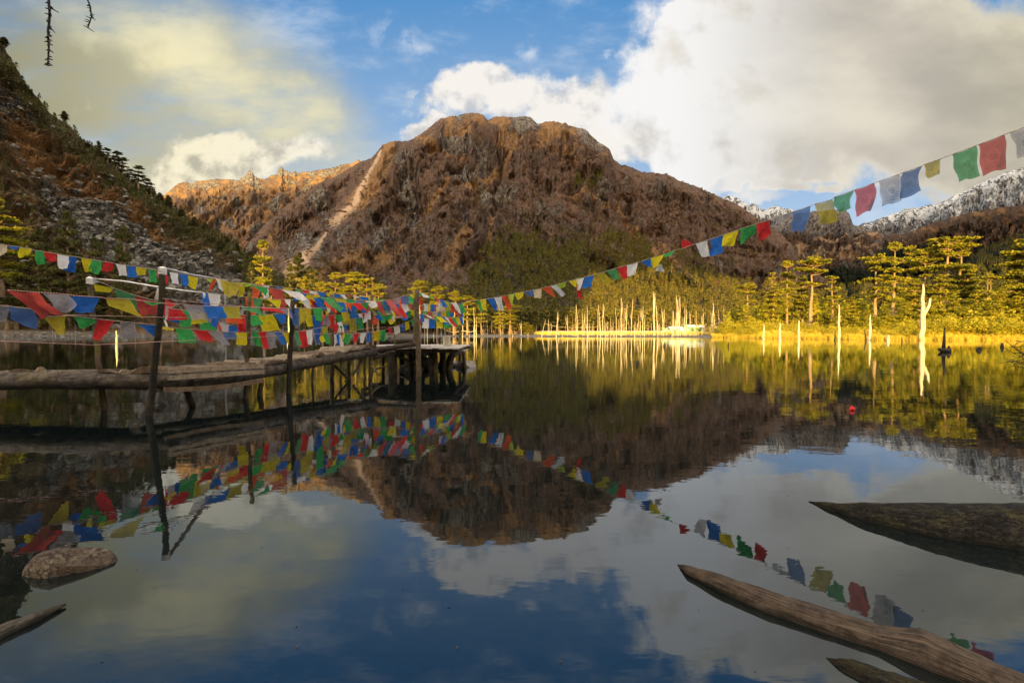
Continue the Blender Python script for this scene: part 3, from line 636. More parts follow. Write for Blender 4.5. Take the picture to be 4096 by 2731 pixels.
def shade_cloud_mat(name, tr):
    m, t, out = new_mat(name); d = t.node('ShaderNodeBsdfDiffuse'); d.inputs[0].default_value = (.75, .73, .7, 1)
    tp = t.node('ShaderNodeBsdfTransparent'); tp.inputs[0].default_value = (1, .9, .86, 1)
    mx = t.node('ShaderNodeMixShader'); mx.inputs[0].default_value = tr
    t.l.new(d.outputs[0], mx.inputs[1]); t.l.new(tp.outputs[0], mx.inputs[2]); t.l.new(mx.outputs[0], out.inputs[0]); return m
MC1 = shade_cloud_mat('thin_shade_cloud', .27); MC2 = shade_cloud_mat('thick_shade_cloud', .05)  # sun blockers; the thin one lets part of the sunlight through
mk_shade_cloud('cloud', -700, [(-520, 75), (-130, 62), (-100, 52), (-80, 45), (-55, 38), (-30, 31), (-14, 30), (-6, 33), (4, 60), (12, 110), (24, 170)], [(-520, 360), (24, 330)], 1.0, MC2, 'unseen low cloud added behind the viewer to shade the lower mountain')  # added to darken the mountain foot left of the sunlit slope
mk_shade_cloud('cloud', -1500, [(-2600, 200), (0, 200), (22, 150), (60, 165), (200, 160), (900, 170), (2600, 180), (6500, 200)], [(-2600, 980), (-1700, 1050), (-1195, 1110), (-850, 1260), (0, 1320), (400, 1350), (700, 2200), (2600, 3200), (6500, 4200)], 8, MC1, 'unseen thin cloud added behind the viewer to dim the mountain')  # added to weaken the sun on the upper mountain
# ---------------------------------------------------------------- vegetation and rocks
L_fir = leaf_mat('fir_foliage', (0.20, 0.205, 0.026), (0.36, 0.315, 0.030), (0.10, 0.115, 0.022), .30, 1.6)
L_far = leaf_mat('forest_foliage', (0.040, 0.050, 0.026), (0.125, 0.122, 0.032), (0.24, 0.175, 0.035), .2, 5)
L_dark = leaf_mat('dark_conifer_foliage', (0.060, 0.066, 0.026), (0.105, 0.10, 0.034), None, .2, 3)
L_bush = leaf_mat('bush_leaves', (0.33, 0.32, 0.032), (0.50, 0.40, 0.045), (0.15, 0.165, 0.026), .35, 1.2)
L_scrub = leaf_mat('scrub_leaves', (0.13, 0.085, 0.045), (0.10, 0.078, 0.04), (0.19, 0.10, 0.045), .25, 4)
L_grass = leaf_mat('bank_grass', (0.72, 0.58, 0.09), (0.60, 0.48, 0.08), (0.60, 0.40, 0.07), .3, 1.5)
W_trunk = wood_mat('fir_bark', (0.22, 0.15, 0.09), (0.34, 0.24, 0.15), (0.13, 0.09, 0.06), grain=.3, bump=.05)
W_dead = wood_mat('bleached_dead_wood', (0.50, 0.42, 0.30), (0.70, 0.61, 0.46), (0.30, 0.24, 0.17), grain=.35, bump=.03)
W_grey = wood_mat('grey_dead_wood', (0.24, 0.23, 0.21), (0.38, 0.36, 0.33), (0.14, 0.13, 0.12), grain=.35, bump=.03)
W_darkdead = wood_mat('wet_dark_dead_wood', (0.035, 0.03, 0.025), (0.07, 0.055, 0.04), (0.02, .018, .016), grain=.5)
def quads(C, size, rng, flat=.5, jit=.35):
    """leaf-clump faces: C (n,3) centres"""
    n = len(C); a = rng.normal(size=(n, 3)); a[:, 2] *= flat; a /= np.linalg.norm(a, axis=1)[:, None]
    b = rng.normal(size=(n, 3)); b -= (b * a).sum(1)[:, None] * a; b /= np.linalg.norm(b, axis=1)[:, None]
    s = size * (1 + jit * (rng.random((n, 1)) * 2 - 1)); s2 = s * (.35 + .4 * rng.random((n, 1)))
    V = np.stack([C - a * s, C - b * s2, C + a * s, C + b * s2], 1).reshape(-1, 3)
    return V, np.arange(4 * n).reshape(-1, 4)
def tier_tree(h, tiers, seed, leaf=.15, dens=1.9, tr=.034, lean=.015, bare_limb=.3, kb=8):
    """tiers: (height, radius, thickness). Returns trunk MB and foliage arrays"""
    rng = np.random.default_rng(seed); tb = MB()
    n = 9; off = np.cumsum(rng.normal(size=(n, 2)) * lean * h / 3, axis=0); off[0] = 0
    zs = np.linspace(0, h, n); pts = [(off[i, 0], off[i, 1], zs[i]) for i in range(n)]
    tb.tube(pts, [h * tr * (1 - .85 * (i / (n - 1)) ** 1.1) * (1.25 if i == 0 else 1) for i in range(n)], 8, .10, seed)
    Cs = []
    for (z, r, th) in tiers:
        k = max(5, int(kb * (.8 + .5 * rng.random())))
        a0 = rng.random() * 6.28; x0 = np.interp(z, zs, off[:, 0]); y0 = np.interp(z, zs, off[:, 1])
        for j in range(k):
            a = a0 + 2 * math.pi * j / k + rng.normal() * .25; rr = r * (.50 + .65 * rng.random())
            zz = z + rng.normal() * th * .35; droop = rng.normal() * .06 + (.10 if z > .75 * h else -.04)
            e = np.array([x0 + math.cos(a) * rr, y0 + math.sin(a) * rr, zz + droop * rr])
            m_ = np.array([x0 + math.cos(a) * rr * .5, y0 + math.sin(a) * rr * .5, zz - .08 * rr])
            tb.tube([(x0, y0, zz - .12 * rr), m_, e], [h * .0075, h * .005, h * .002], 4, 0, seed + j, cap=False)
            m = max(2, int(rr / .42))
            for q in range(m):
                f = bare_limb + (1.05 - bare_limb) * (q + rng.random()) / m
                c = np.array([x0, y0, zz]) * (1 - f) + e * f
                w = .18 * r + .22; num = int(26 * dens * (.5 + rng.random()) * (w / .5) ** 1.2)
                p = rng.normal(size=(num, 3)) * np.array([w * .42, w * .42, th * .17]) + c + rng.normal(size=3) * np.array([.12, .12, th * .18]) + np.array([0, 0, .08])
                Cs.append(p)
    C = np.concatenate(Cs); V, F = quads(C, leaf, rng, .35)
    return tb, V, F
def proto_tree(key, h, tiers, seed, leafm, woodm, **kw):
    tb, V, F = tier_tree(h, tiers, seed, **kw)
    tm = tb.build('trunk', woodm, link=False); cm = mesh_np('crown', V, F, leafm, smooth=False, link=False)
    return tm, cm, h
def T(h, spec): return [(h * a, r, th) for a, r, th in spec]
PT = {
 'umbrella': proto_tree('u', 10, T(10, [(.99, 1.1, .3), (.95, 2.0, .35), (.87, 2.6, .35), (.77, 1.9, .3), (.68, 1.0, .2)]), 1, L_fir, W_trunk),
 'umbrella2': proto_tree('u2', 10, T(10, [(.99, 1.4, .3), (.93, 2.4, .35), (.80, 2.0, .35), (.66, 2.2, .35), (.54, 1.7, .35), (.42, 1.2, .3)]), 2, L_fir, W_trunk),
 'tall': proto_tree('t', 10, T(10, [(.99, .8, .25), (.955, 1.3, .25), (.80, 1.8, .35), (.70, 1.3, .3), (.58, 1.9, .35), (.47, 1.6, .35), (.36, 1.3, .3)]), 3, L_fir, W_trunk),
 'full': proto_tree('f', 10, T(10, [(.99, .7, .25), (.91, 1.4, .3), (.80, 1.9, .35), (.69, 2.4, .35), (.57, 2.6, .4), (.45, 2.6, .4), (.33, 2.3, .4), (.22, 1.8, .35)]), 4, L_fir, W_trunk, bare_limb=.2),
 'sparse': proto_tree('s', 10, T(10, [(.985, .9, .2), (.90, 1.1, .15), (.80, .8, .1), (.66, 1.3, .3), (.56, 1.0, .3)]), 5, L_fir, W_trunk, dens=.7),
 'young': proto_tree('y', 5, T(5, [(.98, .25, .2), (.88, .7, .25), (.76, 1.1, .3), (.63, 1.4, .3), (.50, 1.7, .35), (.37, 1.9, .35), (.24, 2.0, .35), (.12, 1.9, .35)]), 6, L_fir, W_trunk, bare_limb=.1, leaf=.13, dens=2.2),
 'dark': proto_tree('d', 10, T(10, [(.985, .4, .3), (.92, .9, .3), (.84, 1.4, .4), (.75, 1.8, .4), (.65, 2.1, .4), (.54, 2.3, .4), (.42, 2.5, .4), (.31, 2.4, .4), (.20, 2.0, .4)]), 7, L_dark, W_trunk, leaf=.19),
 'darkflat': proto_tree('df', 10, T(10, [(.985, 1.2, .3), (.90, 2.0, .4), (.74, 1.8, .35), (.58, 2.3, .4), (.40, 2.0, .4)]), 8, L_dark, W_trunk, leaf=.19),
}
ORD = ['first', 'second', 'third', 'fourth', 'fifth', 'sixth', 'seventh', 'eighth', 'ninth', 'tenth', 'eleventh', 'twelfth', 'thirteenth', 'fourteenth', 'fifteenth', 'sixteenth', 'seventeenth', 'eighteenth', 'nineteenth', 'twentieth', 'twenty-first', 'twenty-second']
def number_from_left(objs, text):
    for k, o in enumerate(sorted(objs, key=lambda o: o.location.x / o.location.y)): o['label'] = text % ORD[k]
for kk, sd in (('umbrella', 31), ('umbrella2', 32), ('full', 34), ('tall', 33)):
    rr_ = np.random.default_rng(sd)
    base = {'umbrella': [(.985, .9, .3), (.93, 2.2, .3), (.90, 1.6, .3), (.81, 2.3, .35), (.64, 1.3, .25)], 'umbrella2': [(.985, 1.9, .3), (.91, 2.1, .35), (.83, 1.5, .3), (.70, 2.3, .35), (.57, 1.3, .3), (.46, 1.7, .3)],
            'full': [(.985, .5, .25), (.93, 1.2, .3), (.83, 2.1, .3), (.74, 1.9, .3), (.62, 2.7, .4), (.50, 2.2, .35), (.40, 2.6, .35), (.27, 1.9, .3)], 'tall': [(.985, 1.2, .25), (.90, .8, .2), (.76, 1.6, .3), (.63, 1.9, .35), (.52, 1.2, .3), (.43, 1.6, .3)]}[kk]
    PT[kk + '_b'] = proto_tree(kk, 10, T(10, base), sd, L_fir, W_trunk, lean=.03)
def place_tree(kind, px, top, Y, base=None, width=None, label='', cat='tree', group=None, name='fir_tree', rot=None, gz=None):
    if kind + '_b' in PT and int(px) % 2: kind += '_b'
    tm, cm, h = PT[kind]; p = W(px, top, Y); z0 = float(ground_z(np.array([p.x]), np.array([p.y]))[0]) - .15 if gz is None else gz
    if base is not None: z0 = W(px, base, Y).z
    root = empty(name, (p.x, p.y, z0)); sz = (p.z - z0) / h
    sx = sz if width is None else width
    root.scale = (sx, sx, sz); root.rotation_euler[2] = random.random() * 6.28 if rot is None else rot
    tag(root, label, cat, group)
    obj_of('trunk', tm, root); obj_of('crown', cm, root); return root
R = 'firs on the sunlit right shore'
RT = [  # kind, px, top, Y, width, label
 ('umbrella', 2983, 1136, 118, 1.15, 'leftmost sunlit fir on the right shore, low flat crown over yellow bushes'),
 ('sparse', 3088, 1092, 113, .95, 'thin fir with a nearly bare dead top, left of the tall flat-topped pair'),
 ('full', 3092, 1150, 111, 1.0, 'dense layered fir growing around the base of the bare-topped one'),
 ('tall', 3150, 1050, 112, 1.0, 'slim fir with a small flat dry tuft on top'),
 ('umbrella', 3243, 1031, 104, 1.4, 'tall fir with a thick bare trunk and one wide flat crown, behind the stumps'),
 ('full', 3215, 1102, 112, 1.0, 'full dark-gapped fir behind the thick-trunked flat-crowned one'),
 ('tall', 3329, 1110, 100, .95, 'medium fir with a small funnel top standing behind the white stump'),
 ('full', 3410, 1190, 104, .8, 'short bushy fir between the funnel-topped fir and the broad flat-crowned one'),
 ('umbrella2', 3503, 1030, 98, 1.25, 'broad flat-crowned fir with a two-toned trunk left of the needle-topped fir'),
 ('tall', 3578, 980, 95, 1.15, 'tall fir with a small tufted top above a second wide tier and thick trunk'),
 ('tall', 3642, 993, 108, 1.0, 'slender fir with a light layered top right of the tufted tall fir'),
 ('umbrella', 3702, 1005, 104, 1.1, 'fir with a thin spreading top behind the forked white dead tree'),
 ('full', 3660, 1120, 99, .95, 'dense lower fir filling the gap behind the forked dead tree'),
 ('umbrella2', 3793, 960, 100, 1.55, 'left one of the two tallest joined crowns right of the forked dead tree'),
 ('umbrella2', 3845, 964, 103, 1.55, 'right one of the two tallest joined crowns, its crown reaching furthest right'),
 ('full', 3880, 1085, 99, 1.25, 'wide full fir below the joined tall crowns on their right'),
 ('full', 3760, 1105, 96, 1.15, 'wide full fir below the joined tall crowns on their left'),
 ('sparse', 3951, 1092, 110, .6, 'thin nearly bare trunk standing in the dark gap near the right edge'),
 ('sparse', 3964, 1097, 112, .6, 'second thin nearly bare trunk in the dark gap, right beside its twin'),
 ('full', 4085, 960, 84, 1.55, 'big fir at the right edge with heavy layered boughs'),
 ('full', 4190, 930, 80, 1.5, 'big fir growing past the right edge behind the layered one'),
 ('full', 4040, 1120, 92, 1.0, 'shorter fir leaning into the big fir at the right edge'),
]
for i, (k, px, top, Y, w, lab) in enumerate(RT): place_tree(k, px, top, Y, width=w, label=lab, cat='fir', group=R, rot=i * 1.7)
yf_ = []
for i, (px, top, Y, w) in enumerate([(3470, 1245, 86, 1.0), (3545, 1235, 87, 1.0), (3620, 1215, 88, 1.0), (3735, 1190, 84, 1.1), (3818, 1185, 82, 1.2), (3900, 1165, 84, 1.2), (4005, 1165, 80, 1.35), (4075, 1190, 78, 1.3), (3380, 1235, 92, 1.0), (4160, 1150, 76, 1.3), (3960, 1205, 78, 1.0), (3300, 1240, 100, 1.0)]):
    yf_ += [place_tree('young', px, top, Y, width=w, label='young bushy fir in the thicket below the tall firs of the right shore', cat='fir', group='young firs of the right shore thicket', name='young_fir', rot=i * 2.1)]
number_from_left(yf_, 'young bushy fir in the right shore thicket, %s of them from the left')
LT = [
 ('umbrella2', 1340, 1097, 128, 1.0, 'narrow sunlit fir, left of the broad flat golden one beyond the flags'),
 ('umbrella', 1420, 1098, 132, 1.5, 'broad flat-topped golden fir beyond the jetty flags'),
 ('umbrella', 1385, 1150, 134, 1.1, 'low flat fir with a partly lit top under the broad golden fir'),
 ('umbrella2', 1470, 1120, 136, 1.2, 'darker fir touching the right side of the broad golden fir'),
 ('sparse', 1491, 1112, 134, .8, 'small tufted fir right of the broad golden fir'),
 ('umbrella2', 1512, 1142, 130, .95, 'yellow-green fir in front of the broken sunlit snag'),
 ('umbrella', 1215, 1110, 135, .85, 'small round golden fir on the left shore below the rocky slope'),
 ('umbrella', 1290, 1135, 134, 1.0, 'flat-topped green fir between the round golden and the narrow lit fir'),
 ('umbrella', 1680, 1130, 140, 1.3, 'fir with a greenish flat top right behind the tall jetty post'),
 ('umbrella2', 1750, 1150, 142, 1.0, 'shaded fir right of the one behind the tall jetty post'),
 ('umbrella', 1815, 1165, 140, .9, 'small fir with a golden cap above the flags at the jetty end'),
 ('umbrella2', 1868, 1187, 138, 1.1, 'golden fir where the long flag line leaves the jetty'),
 ('umbrella2', 1925, 1222, 140, .9, 'faintly lit fir under the first flags of the long line'),
 ('full', 2003, 1222, 138, .8, 'left one of two golden topped trees under the long flag line'),
 ('umbrella2', 2040, 1222, 140, 1.1, 'right one of two golden topped trees under the long flag line'),
 ('full', 2110, 1290, 142, .9, 'low rounded golden bushy tree on the gravel behind the dead trunks'),
 ('tall', 1050, 972, 124, 1.45, 'tall lone golden fir standing before the boulder slope'),
]
for i, (k, px, top, Y, w, lab) in enumerate(LT): place_tree(k, px, top, max(Y, float(shore_y(np.array([(px - 2048) / FPX]))[0]) + 3), width=w, label=lab, cat='fir', group='firs on the shaded far shore', rot=i * 1.3)
place_tree('full', -10, 800, 80, width=1.7, base=1190, label='yellow-leaved tree cut by the left edge above the flags', name='leafy_tree', gz=None, rot=1)
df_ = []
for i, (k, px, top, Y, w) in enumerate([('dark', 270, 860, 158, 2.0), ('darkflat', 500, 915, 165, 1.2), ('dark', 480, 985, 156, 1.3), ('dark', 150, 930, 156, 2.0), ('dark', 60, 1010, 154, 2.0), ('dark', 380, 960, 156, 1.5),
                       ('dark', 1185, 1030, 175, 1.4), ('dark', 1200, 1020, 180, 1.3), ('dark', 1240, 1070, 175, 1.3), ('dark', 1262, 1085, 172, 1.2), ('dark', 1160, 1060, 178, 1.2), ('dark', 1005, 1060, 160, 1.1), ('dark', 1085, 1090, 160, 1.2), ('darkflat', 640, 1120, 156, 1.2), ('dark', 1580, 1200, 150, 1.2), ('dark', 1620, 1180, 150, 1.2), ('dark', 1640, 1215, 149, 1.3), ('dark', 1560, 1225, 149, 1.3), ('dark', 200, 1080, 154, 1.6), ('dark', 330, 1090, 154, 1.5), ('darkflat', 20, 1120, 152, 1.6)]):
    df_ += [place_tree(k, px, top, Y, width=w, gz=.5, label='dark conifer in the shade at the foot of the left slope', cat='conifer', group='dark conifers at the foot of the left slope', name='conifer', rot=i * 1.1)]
number_from_left(df_, 'shaded dark conifer at the foot of the left slope, %s from the left')
HL = HILLS['steep scrubby slope of boulders rising on the left shore']
def on_left(px, py):                       # nearest grid point of the left slope seen at this pixel
    d = (HL['PX'] - px) ** 2 + (HL['PY'] - py) ** 2 + (HL['t'] > 1) * 1e9
    k = np.unravel_index(np.argmin(d), d.shape); return HL['V'][k]
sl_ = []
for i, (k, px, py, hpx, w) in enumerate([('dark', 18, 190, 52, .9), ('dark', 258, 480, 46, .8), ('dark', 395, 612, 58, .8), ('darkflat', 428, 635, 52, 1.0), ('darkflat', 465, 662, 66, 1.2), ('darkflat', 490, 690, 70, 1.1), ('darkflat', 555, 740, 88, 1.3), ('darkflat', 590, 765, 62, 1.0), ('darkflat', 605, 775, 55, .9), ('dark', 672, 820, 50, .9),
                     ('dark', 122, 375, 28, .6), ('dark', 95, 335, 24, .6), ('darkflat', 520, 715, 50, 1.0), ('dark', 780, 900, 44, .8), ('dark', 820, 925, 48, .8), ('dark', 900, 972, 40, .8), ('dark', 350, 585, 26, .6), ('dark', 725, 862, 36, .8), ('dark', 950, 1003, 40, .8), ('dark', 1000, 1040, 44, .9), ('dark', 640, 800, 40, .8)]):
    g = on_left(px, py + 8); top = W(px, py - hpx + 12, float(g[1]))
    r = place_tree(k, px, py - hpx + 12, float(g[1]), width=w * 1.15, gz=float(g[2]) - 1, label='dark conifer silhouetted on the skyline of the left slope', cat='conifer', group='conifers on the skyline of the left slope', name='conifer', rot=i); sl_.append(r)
number_from_left(sl_, 'conifer on the skyline of the left slope, %s from the left')
# forest: merged small trees
def scatter(name, protos, P, S, mats, seed, rotz=True, label=None, kind='stuff', smooth=False, mats_idx=None):
    rng = np.random.default_rng(seed); Vs = []; Fs = []; Ms = []; n0 = 0
    which = rng.integers(0, len(protos), len(P))
    for k, (V, F, mi) in enumerate(protos):
        idx = np.where(which == k)[0]
        if not len(idx): continue
        a = rng.random(len(idx)) * 6.283; c, s = np.cos(a)[:, None], np.sin(a)[:, None]
        sc_ = S[idx]; sc_ = sc_[:, None] * np.ones((1, 3)) if sc_.ndim == 1 else sc_
        x = V[None, :, 0] * c - V[None, :, 1] * s; y = V[None, :, 0] * s + V[None, :, 1] * c; z = np.broadcast_to(V[None, :, 2], x.shape)
        W_ = np.stack([x * sc_[:, :1], y * sc_[:, 1:2], z * sc_[:, 2:3]], -1) + P[idx][:, None, :]
        f = F[None] + (np.arange(len(idx)) * len(V))[:, None, None] + n0
        Vs.append(W_.reshape(-1, 3)); Fs.append(f.reshape(-1, F.shape[1])); Ms.append(np.tile(mi, len(idx))); n0 += len(idx) * len(V)
    o = mesh_np(name, np.concatenate(Vs), np.concatenate(Fs), mats, mi=np.concatenate(Ms), smooth=smooth)
    tag(o, label, kind=kind); return o
def far_tree(seed, nq=74, r=.24, top=.9):
    rng = np.random.default_rng(seed); z = .22 + .78 * rng.random(nq) ** .8
    lay = np.round(z * 7) / 7 * .6 + z * .4
    rr = r * np.clip((1.02 - lay) / .62, .1, 1) ** .7 * (.35 + .75 * rng.random(nq)) * (.75 + .5 * ((z * 7) % 1 > .45)); a = rng.random(nq) * 6.283
    C = np.stack([np.cos(a) * rr, np.sin(a) * rr, lay], 1); V, F = quads(C, .085, rng, .5)
    t = np.array([(-.016, -.01, -.1), (.016, -.01, -.1), (.012, 0, .7), (-.012, 0, .7), (0, -.016, -.1), (0, .016, -.1), (0, .01, .7), (0, -.01, .7)])
    F = np.concatenate([F, np.array([[0, 1, 2, 3], [4, 5, 6, 7]]) + len(V)]); V = np.concatenate([V, t])
    return V, F, np.concatenate([np.zeros(nq, int), [1, 1]])
FT = [far_tree(s, r=.20 + .03 * s) for s in range(5)]
def pick(hname, prob, n, seed):
    h = HILLS[hname]; V = h['V'][:-1, :-1]; q = prob(h)[:-1, :-1]
    # weight by world area so density is even over the ground
    A = np.linalg.norm(np.cross(h['V'][1:, :-1] - V, h['V'][:-1, 1:] - V), axis=-1); w = (q * A * (h['t'][:-1, :-1] < 1.02)).ravel(); w /= w.sum()
    rng = np.random.default_rng(seed); k = rng.choice(len(w), n, p=w)
    i, j = np.unravel_index(k, V.shape[:2]); f, g = rng.random((2, n, 1))
    P = h['V'][i, j] * (1 - f) + h['V'][i + 1, j] * f; P = P + (h['V'][i, j + 1] - h['V'][i, j]) * g
    return P
MN = 'brown rocky mountain rising in the middle across the lake'
def p_main(h):
    PX, PY = h['PX'], h['PY']; n = fbm(PX / 55, PY / 45, 4, 901)
    line = np.interp(PX, [900, 1200, 1500, 1700, 1860, 1900, 1990, 2080, 2250, 2400, 2560, 2700, 2850, 3000, 3200], [1130, 1160, 1165, 1150, 1125, 990, 940, 915, 925, 930, 950, 990, 1050, 1110, 1160])
    d = sst(PY - line + 90 * n, -10, 90) * (.35 + .65 * sst(n, -.3, .1)); d = d + (np.hypot((PX - 2350) / 60, (PY - 735 + (PX - 2350) * .25) / 20) < 1) * 1.0
    clear = np.exp(-seg_dist(PX, PY, ((2640, 980, 14), (2720, 1090, 26), (2860, 1170, 16))) ** 2)
    return np.clip(d - clear, 0, 1)
P = pick(MN, p_main, 7000, 21); rng = np.random.default_rng(5); D = P[:, 1]
scatter('forest', FT, P, (6.0 + 6.5 * rng.random(len(P)) ** 1.3) * (.8 + .25 * np.clip((D - 230) / 500, 0, 1)), [L_far, W_trunk], 31, label='conifer forest on the lower slopes of the big mountain')
# shrubs and scattered small trees higher up
def p_scrub(h):
    PX, PY = h['PX'], h['PY']; n = fbm(PX / 45, PY / 35, 4, 911); return sst(n, .02, .25) * sst(PY, 560, 900)
P = pick(MN, p_scrub, 5000, 22); rng = np.random.default_rng(6)
def shrub(seed, nq=26):
    rng = np.random.default_rng(seed); C = rng.normal(size=(nq, 3)); C /= np.linalg.norm(C, axis=1)[:, None]; C *= (.6 + .4 * rng.random((nq, 1))); C[:, 2] = np.abs(C[:, 2]) * .75; C[:, :2] *= .8
    V, F = quads(C, .32, rng, .8); return V, F, np.zeros(nq, int)
SH3 = [shrub(s) for s in range(4)]
scatter('shrubs', SH3, P, 2.2 + 2.6 * rng.random(len(P)), [L_scrub], 33, label='low brown shrubs dotted over the big mountain')
# valley floor trees behind the gravel and at the mountain foot
def flat_pts(n, u0, u1, y0, y1, seed, test=None):
    rng = np.random.default_rng(seed); U = u0 + (u1 - u0) * rng.random(n); Y = y0 + (y1 - y0) * rng.random(n)
    if callable(test): k = test(U, Y); U, Y = U[k], Y[k]
    X = U * Y; return np.stack([X, Y, ground_z(X, Y) - .1], -1)
P = flat_pts(1500, -.42, .30, 185, 262, 41, lambda U, Y: Y > 186 + 45 * sst(U, .0, .12)); rng = np.random.default_rng(8)
scatter('forest', FT, P, 8.0 + 4.5 * rng.random(len(P)), [L_far, W_trunk], 34, label='belt of conifers on the valley floor behind the gravel bar')
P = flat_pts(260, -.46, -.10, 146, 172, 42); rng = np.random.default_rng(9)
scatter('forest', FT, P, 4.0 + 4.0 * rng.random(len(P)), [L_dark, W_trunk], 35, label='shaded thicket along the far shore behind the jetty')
def p_left(h):
    PX, PY = h['PX'], h['PY']; sk = np.interp(PX, [-400, 0, 60, 200, 400, 520, 760, 1050, 1300, 1500], [-300, 155, 260, 440, 600, 700, 860, 1040, 1190, 1300]); dd = PY - sk; n = fbm(PX / 50, PY / 45, 4, 921)
    return np.clip(sst(dd, 190 - .05 * PX, 40) * (1 - .5 * (PX < 330) * (dd > 40)) + .9 * sst(n, .05, .25) * (dd > 380) * (PX < 420) + .8 * sst(PX, 830, 1100), 0, 1)
P = pick('steep scrubby slope of boulders rising on the left shore', p_left, 3000, 23); rng = np.random.default_rng(10)
scatter('forest', FT, P, 2.0 + 3.0 * rng.random(len(P)) ** 1.5, [L_dark, W_trunk], 36, label='dark low wood along the upper left slope')
P = pick('steep scrubby slope of boulders rising on the left shore', lambda h: sst(fbm(h['PX'] / 35, h['PY'] / 30, 4, 931), -.05, .2), 7000, 24)
scatter('shrubs', SH3, P, .5 + .9 * np.random.default_rng(11).random(len(P)), [L_scrub], 37, label='brown and rust shrubs over the left slope')
P = pick('dark forested hillside behind the firs on the right', lambda h: sst(fbm(h['PX'] / 60, h['PY'] / 30, 4, 941), -.3, .1), 3500, 25)
scatter('forest', FT, P, 7.0 + 3.0 * np.random.default_rng(12).random(len(P)), [L_dark, W_trunk], 38, label='dark forest on the hillside behind the right shore firs')
P = flat_pts(260, .47, 1.35, 112, 175, 43); rng = np.random.default_rng(13)
scatter('forest', FT, P, 4.0 + 3.5 * rng.random(len(P)), [L_fir, W_trunk], 39, label='lower trees filling in behind the right shore firs')
# boulders
ico = None
def rock_proto(seed, sub=1):
    import bmesh
    bm = bmesh.new(); bmesh.ops.create_icosphere(bm, subdivisions=sub, radius=1.0); rng = np.random.default_rng(seed)
    V = np.array([v.co[:] for v in bm.verts]); F = np.array([[v.index for v in f.verts] for f in bm.faces]); bm.free()
    for k in range(5):
        nrm = rng.normal(size=3); nrm /= np.linalg.norm(nrm); d = V @ nrm; c = .45 + .35 * rng.random(); V = V - np.maximum(d - c, 0)[:, None] * nrm
    V = V * (1 + .12 * rng.normal(size=(len(V), 1))) * np.array([1, .8, .65]); return V, F, np.zeros(len(F), int)
RK = [rock_proto(s) for s in range(8)]
M_rock = plain('grey_boulder', (0.125, 0.12, 0.11), .95, .5, .8, .1); 
P = pick('steep scrubby slope of boulders rising on the left shore', lambda h: (lambda PX, PY, dd: np.exp(-((dd - 400 + PX * .18) / 105) ** 2) * sst(PX, 60, 350) + .06)(h['PX'], h['PY'], h['PY'] - np.interp(h['PX'], [-400, 0, 60, 200, 400, 520, 760, 1050, 1300, 1500], [-300, 155, 260, 440, 600, 700, 860, 1040, 1190, 1300])), 5200, 26)
rng = np.random.default_rng(14); S = (.35 + 2.4 * rng.random(len(P)) ** 4)[:, None] * (.7 + .6 * rng.random((len(P), 3)))
scatter('talus', RK, P, S, [M_rock], 40, label='grey boulder field across the left slope')
rng = np.random.default_rng(15); U = -1.3 + 1.05 * rng.random(900); Y = shore_y(U) + rng.random(900) ** 2 * 6 - .3; P = np.stack([U * Y, Y, ground_z(U * Y, Y)], -1)
scatter('shore_stones', RK, P, .2 + .8 * rng.random(900) ** 3, [M_rock], 41, label='grey stones along the left shoreline')
# thicket on the right bank
def bush(seed, nq=520):
    rng = np.random.default_rng(seed); K = 9; cc = rng.normal(size=(K, 3)) * [.5, .5, .22] + [0, 0, .5]; w = rng.integers(0, K, nq)
    C = rng.normal(size=(nq, 3)); C /= np.linalg.norm(C, axis=1)[:, None]; C = cc[w] + C * (.30 * (.7 + .4 * rng.random((nq, 1)))); C[:, 2] = np.maximum(C[:, 2], .02)
    V, F = quads(C, .058, rng, .9); return V, F, np.zeros(nq, int)
BU = [bush(s) for s in range(5)]
rng = np.random.default_rng(16); n = 330; U = .46 + .9 * rng.random(n); Y = shore_y(U) + 1.8 + 20 * rng.random(n) ** 1.5
keep = ~((U > .555) & (U < .62) & (Y < shore_y(U) + 5)); U, Y = U[keep], Y[keep]
P = np.stack([U * Y, Y, ground_z(U * Y, Y) - .1], -1); hs = (1.2 + .10 * np.clip(Y - shore_y(U), 0, 14)) * (.8 + .6 * rng.random(len(U))) * np.interp(U, [.46, .58, .7, .85, .95, 1.3], [1.2, .7, .65, .75, 1.3, 1.4])
scatter('undergrowth', BU, P, np.stack([hs * 1.05, hs * 1.05, hs], -1), [L_bush], 42, label='dense yellow-green thicket along the right bank')
def tuft(seed, nq=34):
    rng = np.random.default_rng(seed); a = rng.random(nq) * 6.28; r = rng.random(nq) * .5; x, y = np.cos(a) * r, np.sin(a) * r; t = rng.normal(size=(nq, 2)) * .18; h = .5 + .6 * rng.random(nq); w = .035
    b = rng.random(nq) * 3.14; wx, wy = np.cos(b) * w, np.sin(b) * w; o = np.zeros(nq)
    V = np.stack([np.stack([x - wx, y - wy, o], -1), np.stack([x + wx, y + wy, o], -1), np.stack([x + t[:, 0] + wx * .3, y + t[:, 1] + wy * .3, h], -1), np.stack([x + t[:, 0], y + t[:, 1], h * 1.02], -1)], 1).reshape(-1, 3)
    return V, np.arange(4 * nq).reshape(-1, 4), np.zeros(nq, int)
TU = [tuft(s) for s in range(4)]
rng = np.random.default_rng(17); n = 3200; U = .44 + 1.0 * rng.random(n); Y = shore_y(U) + .2 + 9 * rng.random(n) ** 2; P = np.stack([U * Y, Y, ground_z(U * Y, Y) - .03], -1)
scatter('grass', TU, P, .35 + .5 * rng.random(n), [L_grass], 43, label='golden dry grass along the right waterline')
rng = np.random.default_rng(18); n = 2600; U = .05 + .42 * rng.random(n); Y = shore_y(U) + 24 + 40 * rng.random(n); P = np.stack([U * Y, Y, ground_z(U * Y, Y) - .03], -1)
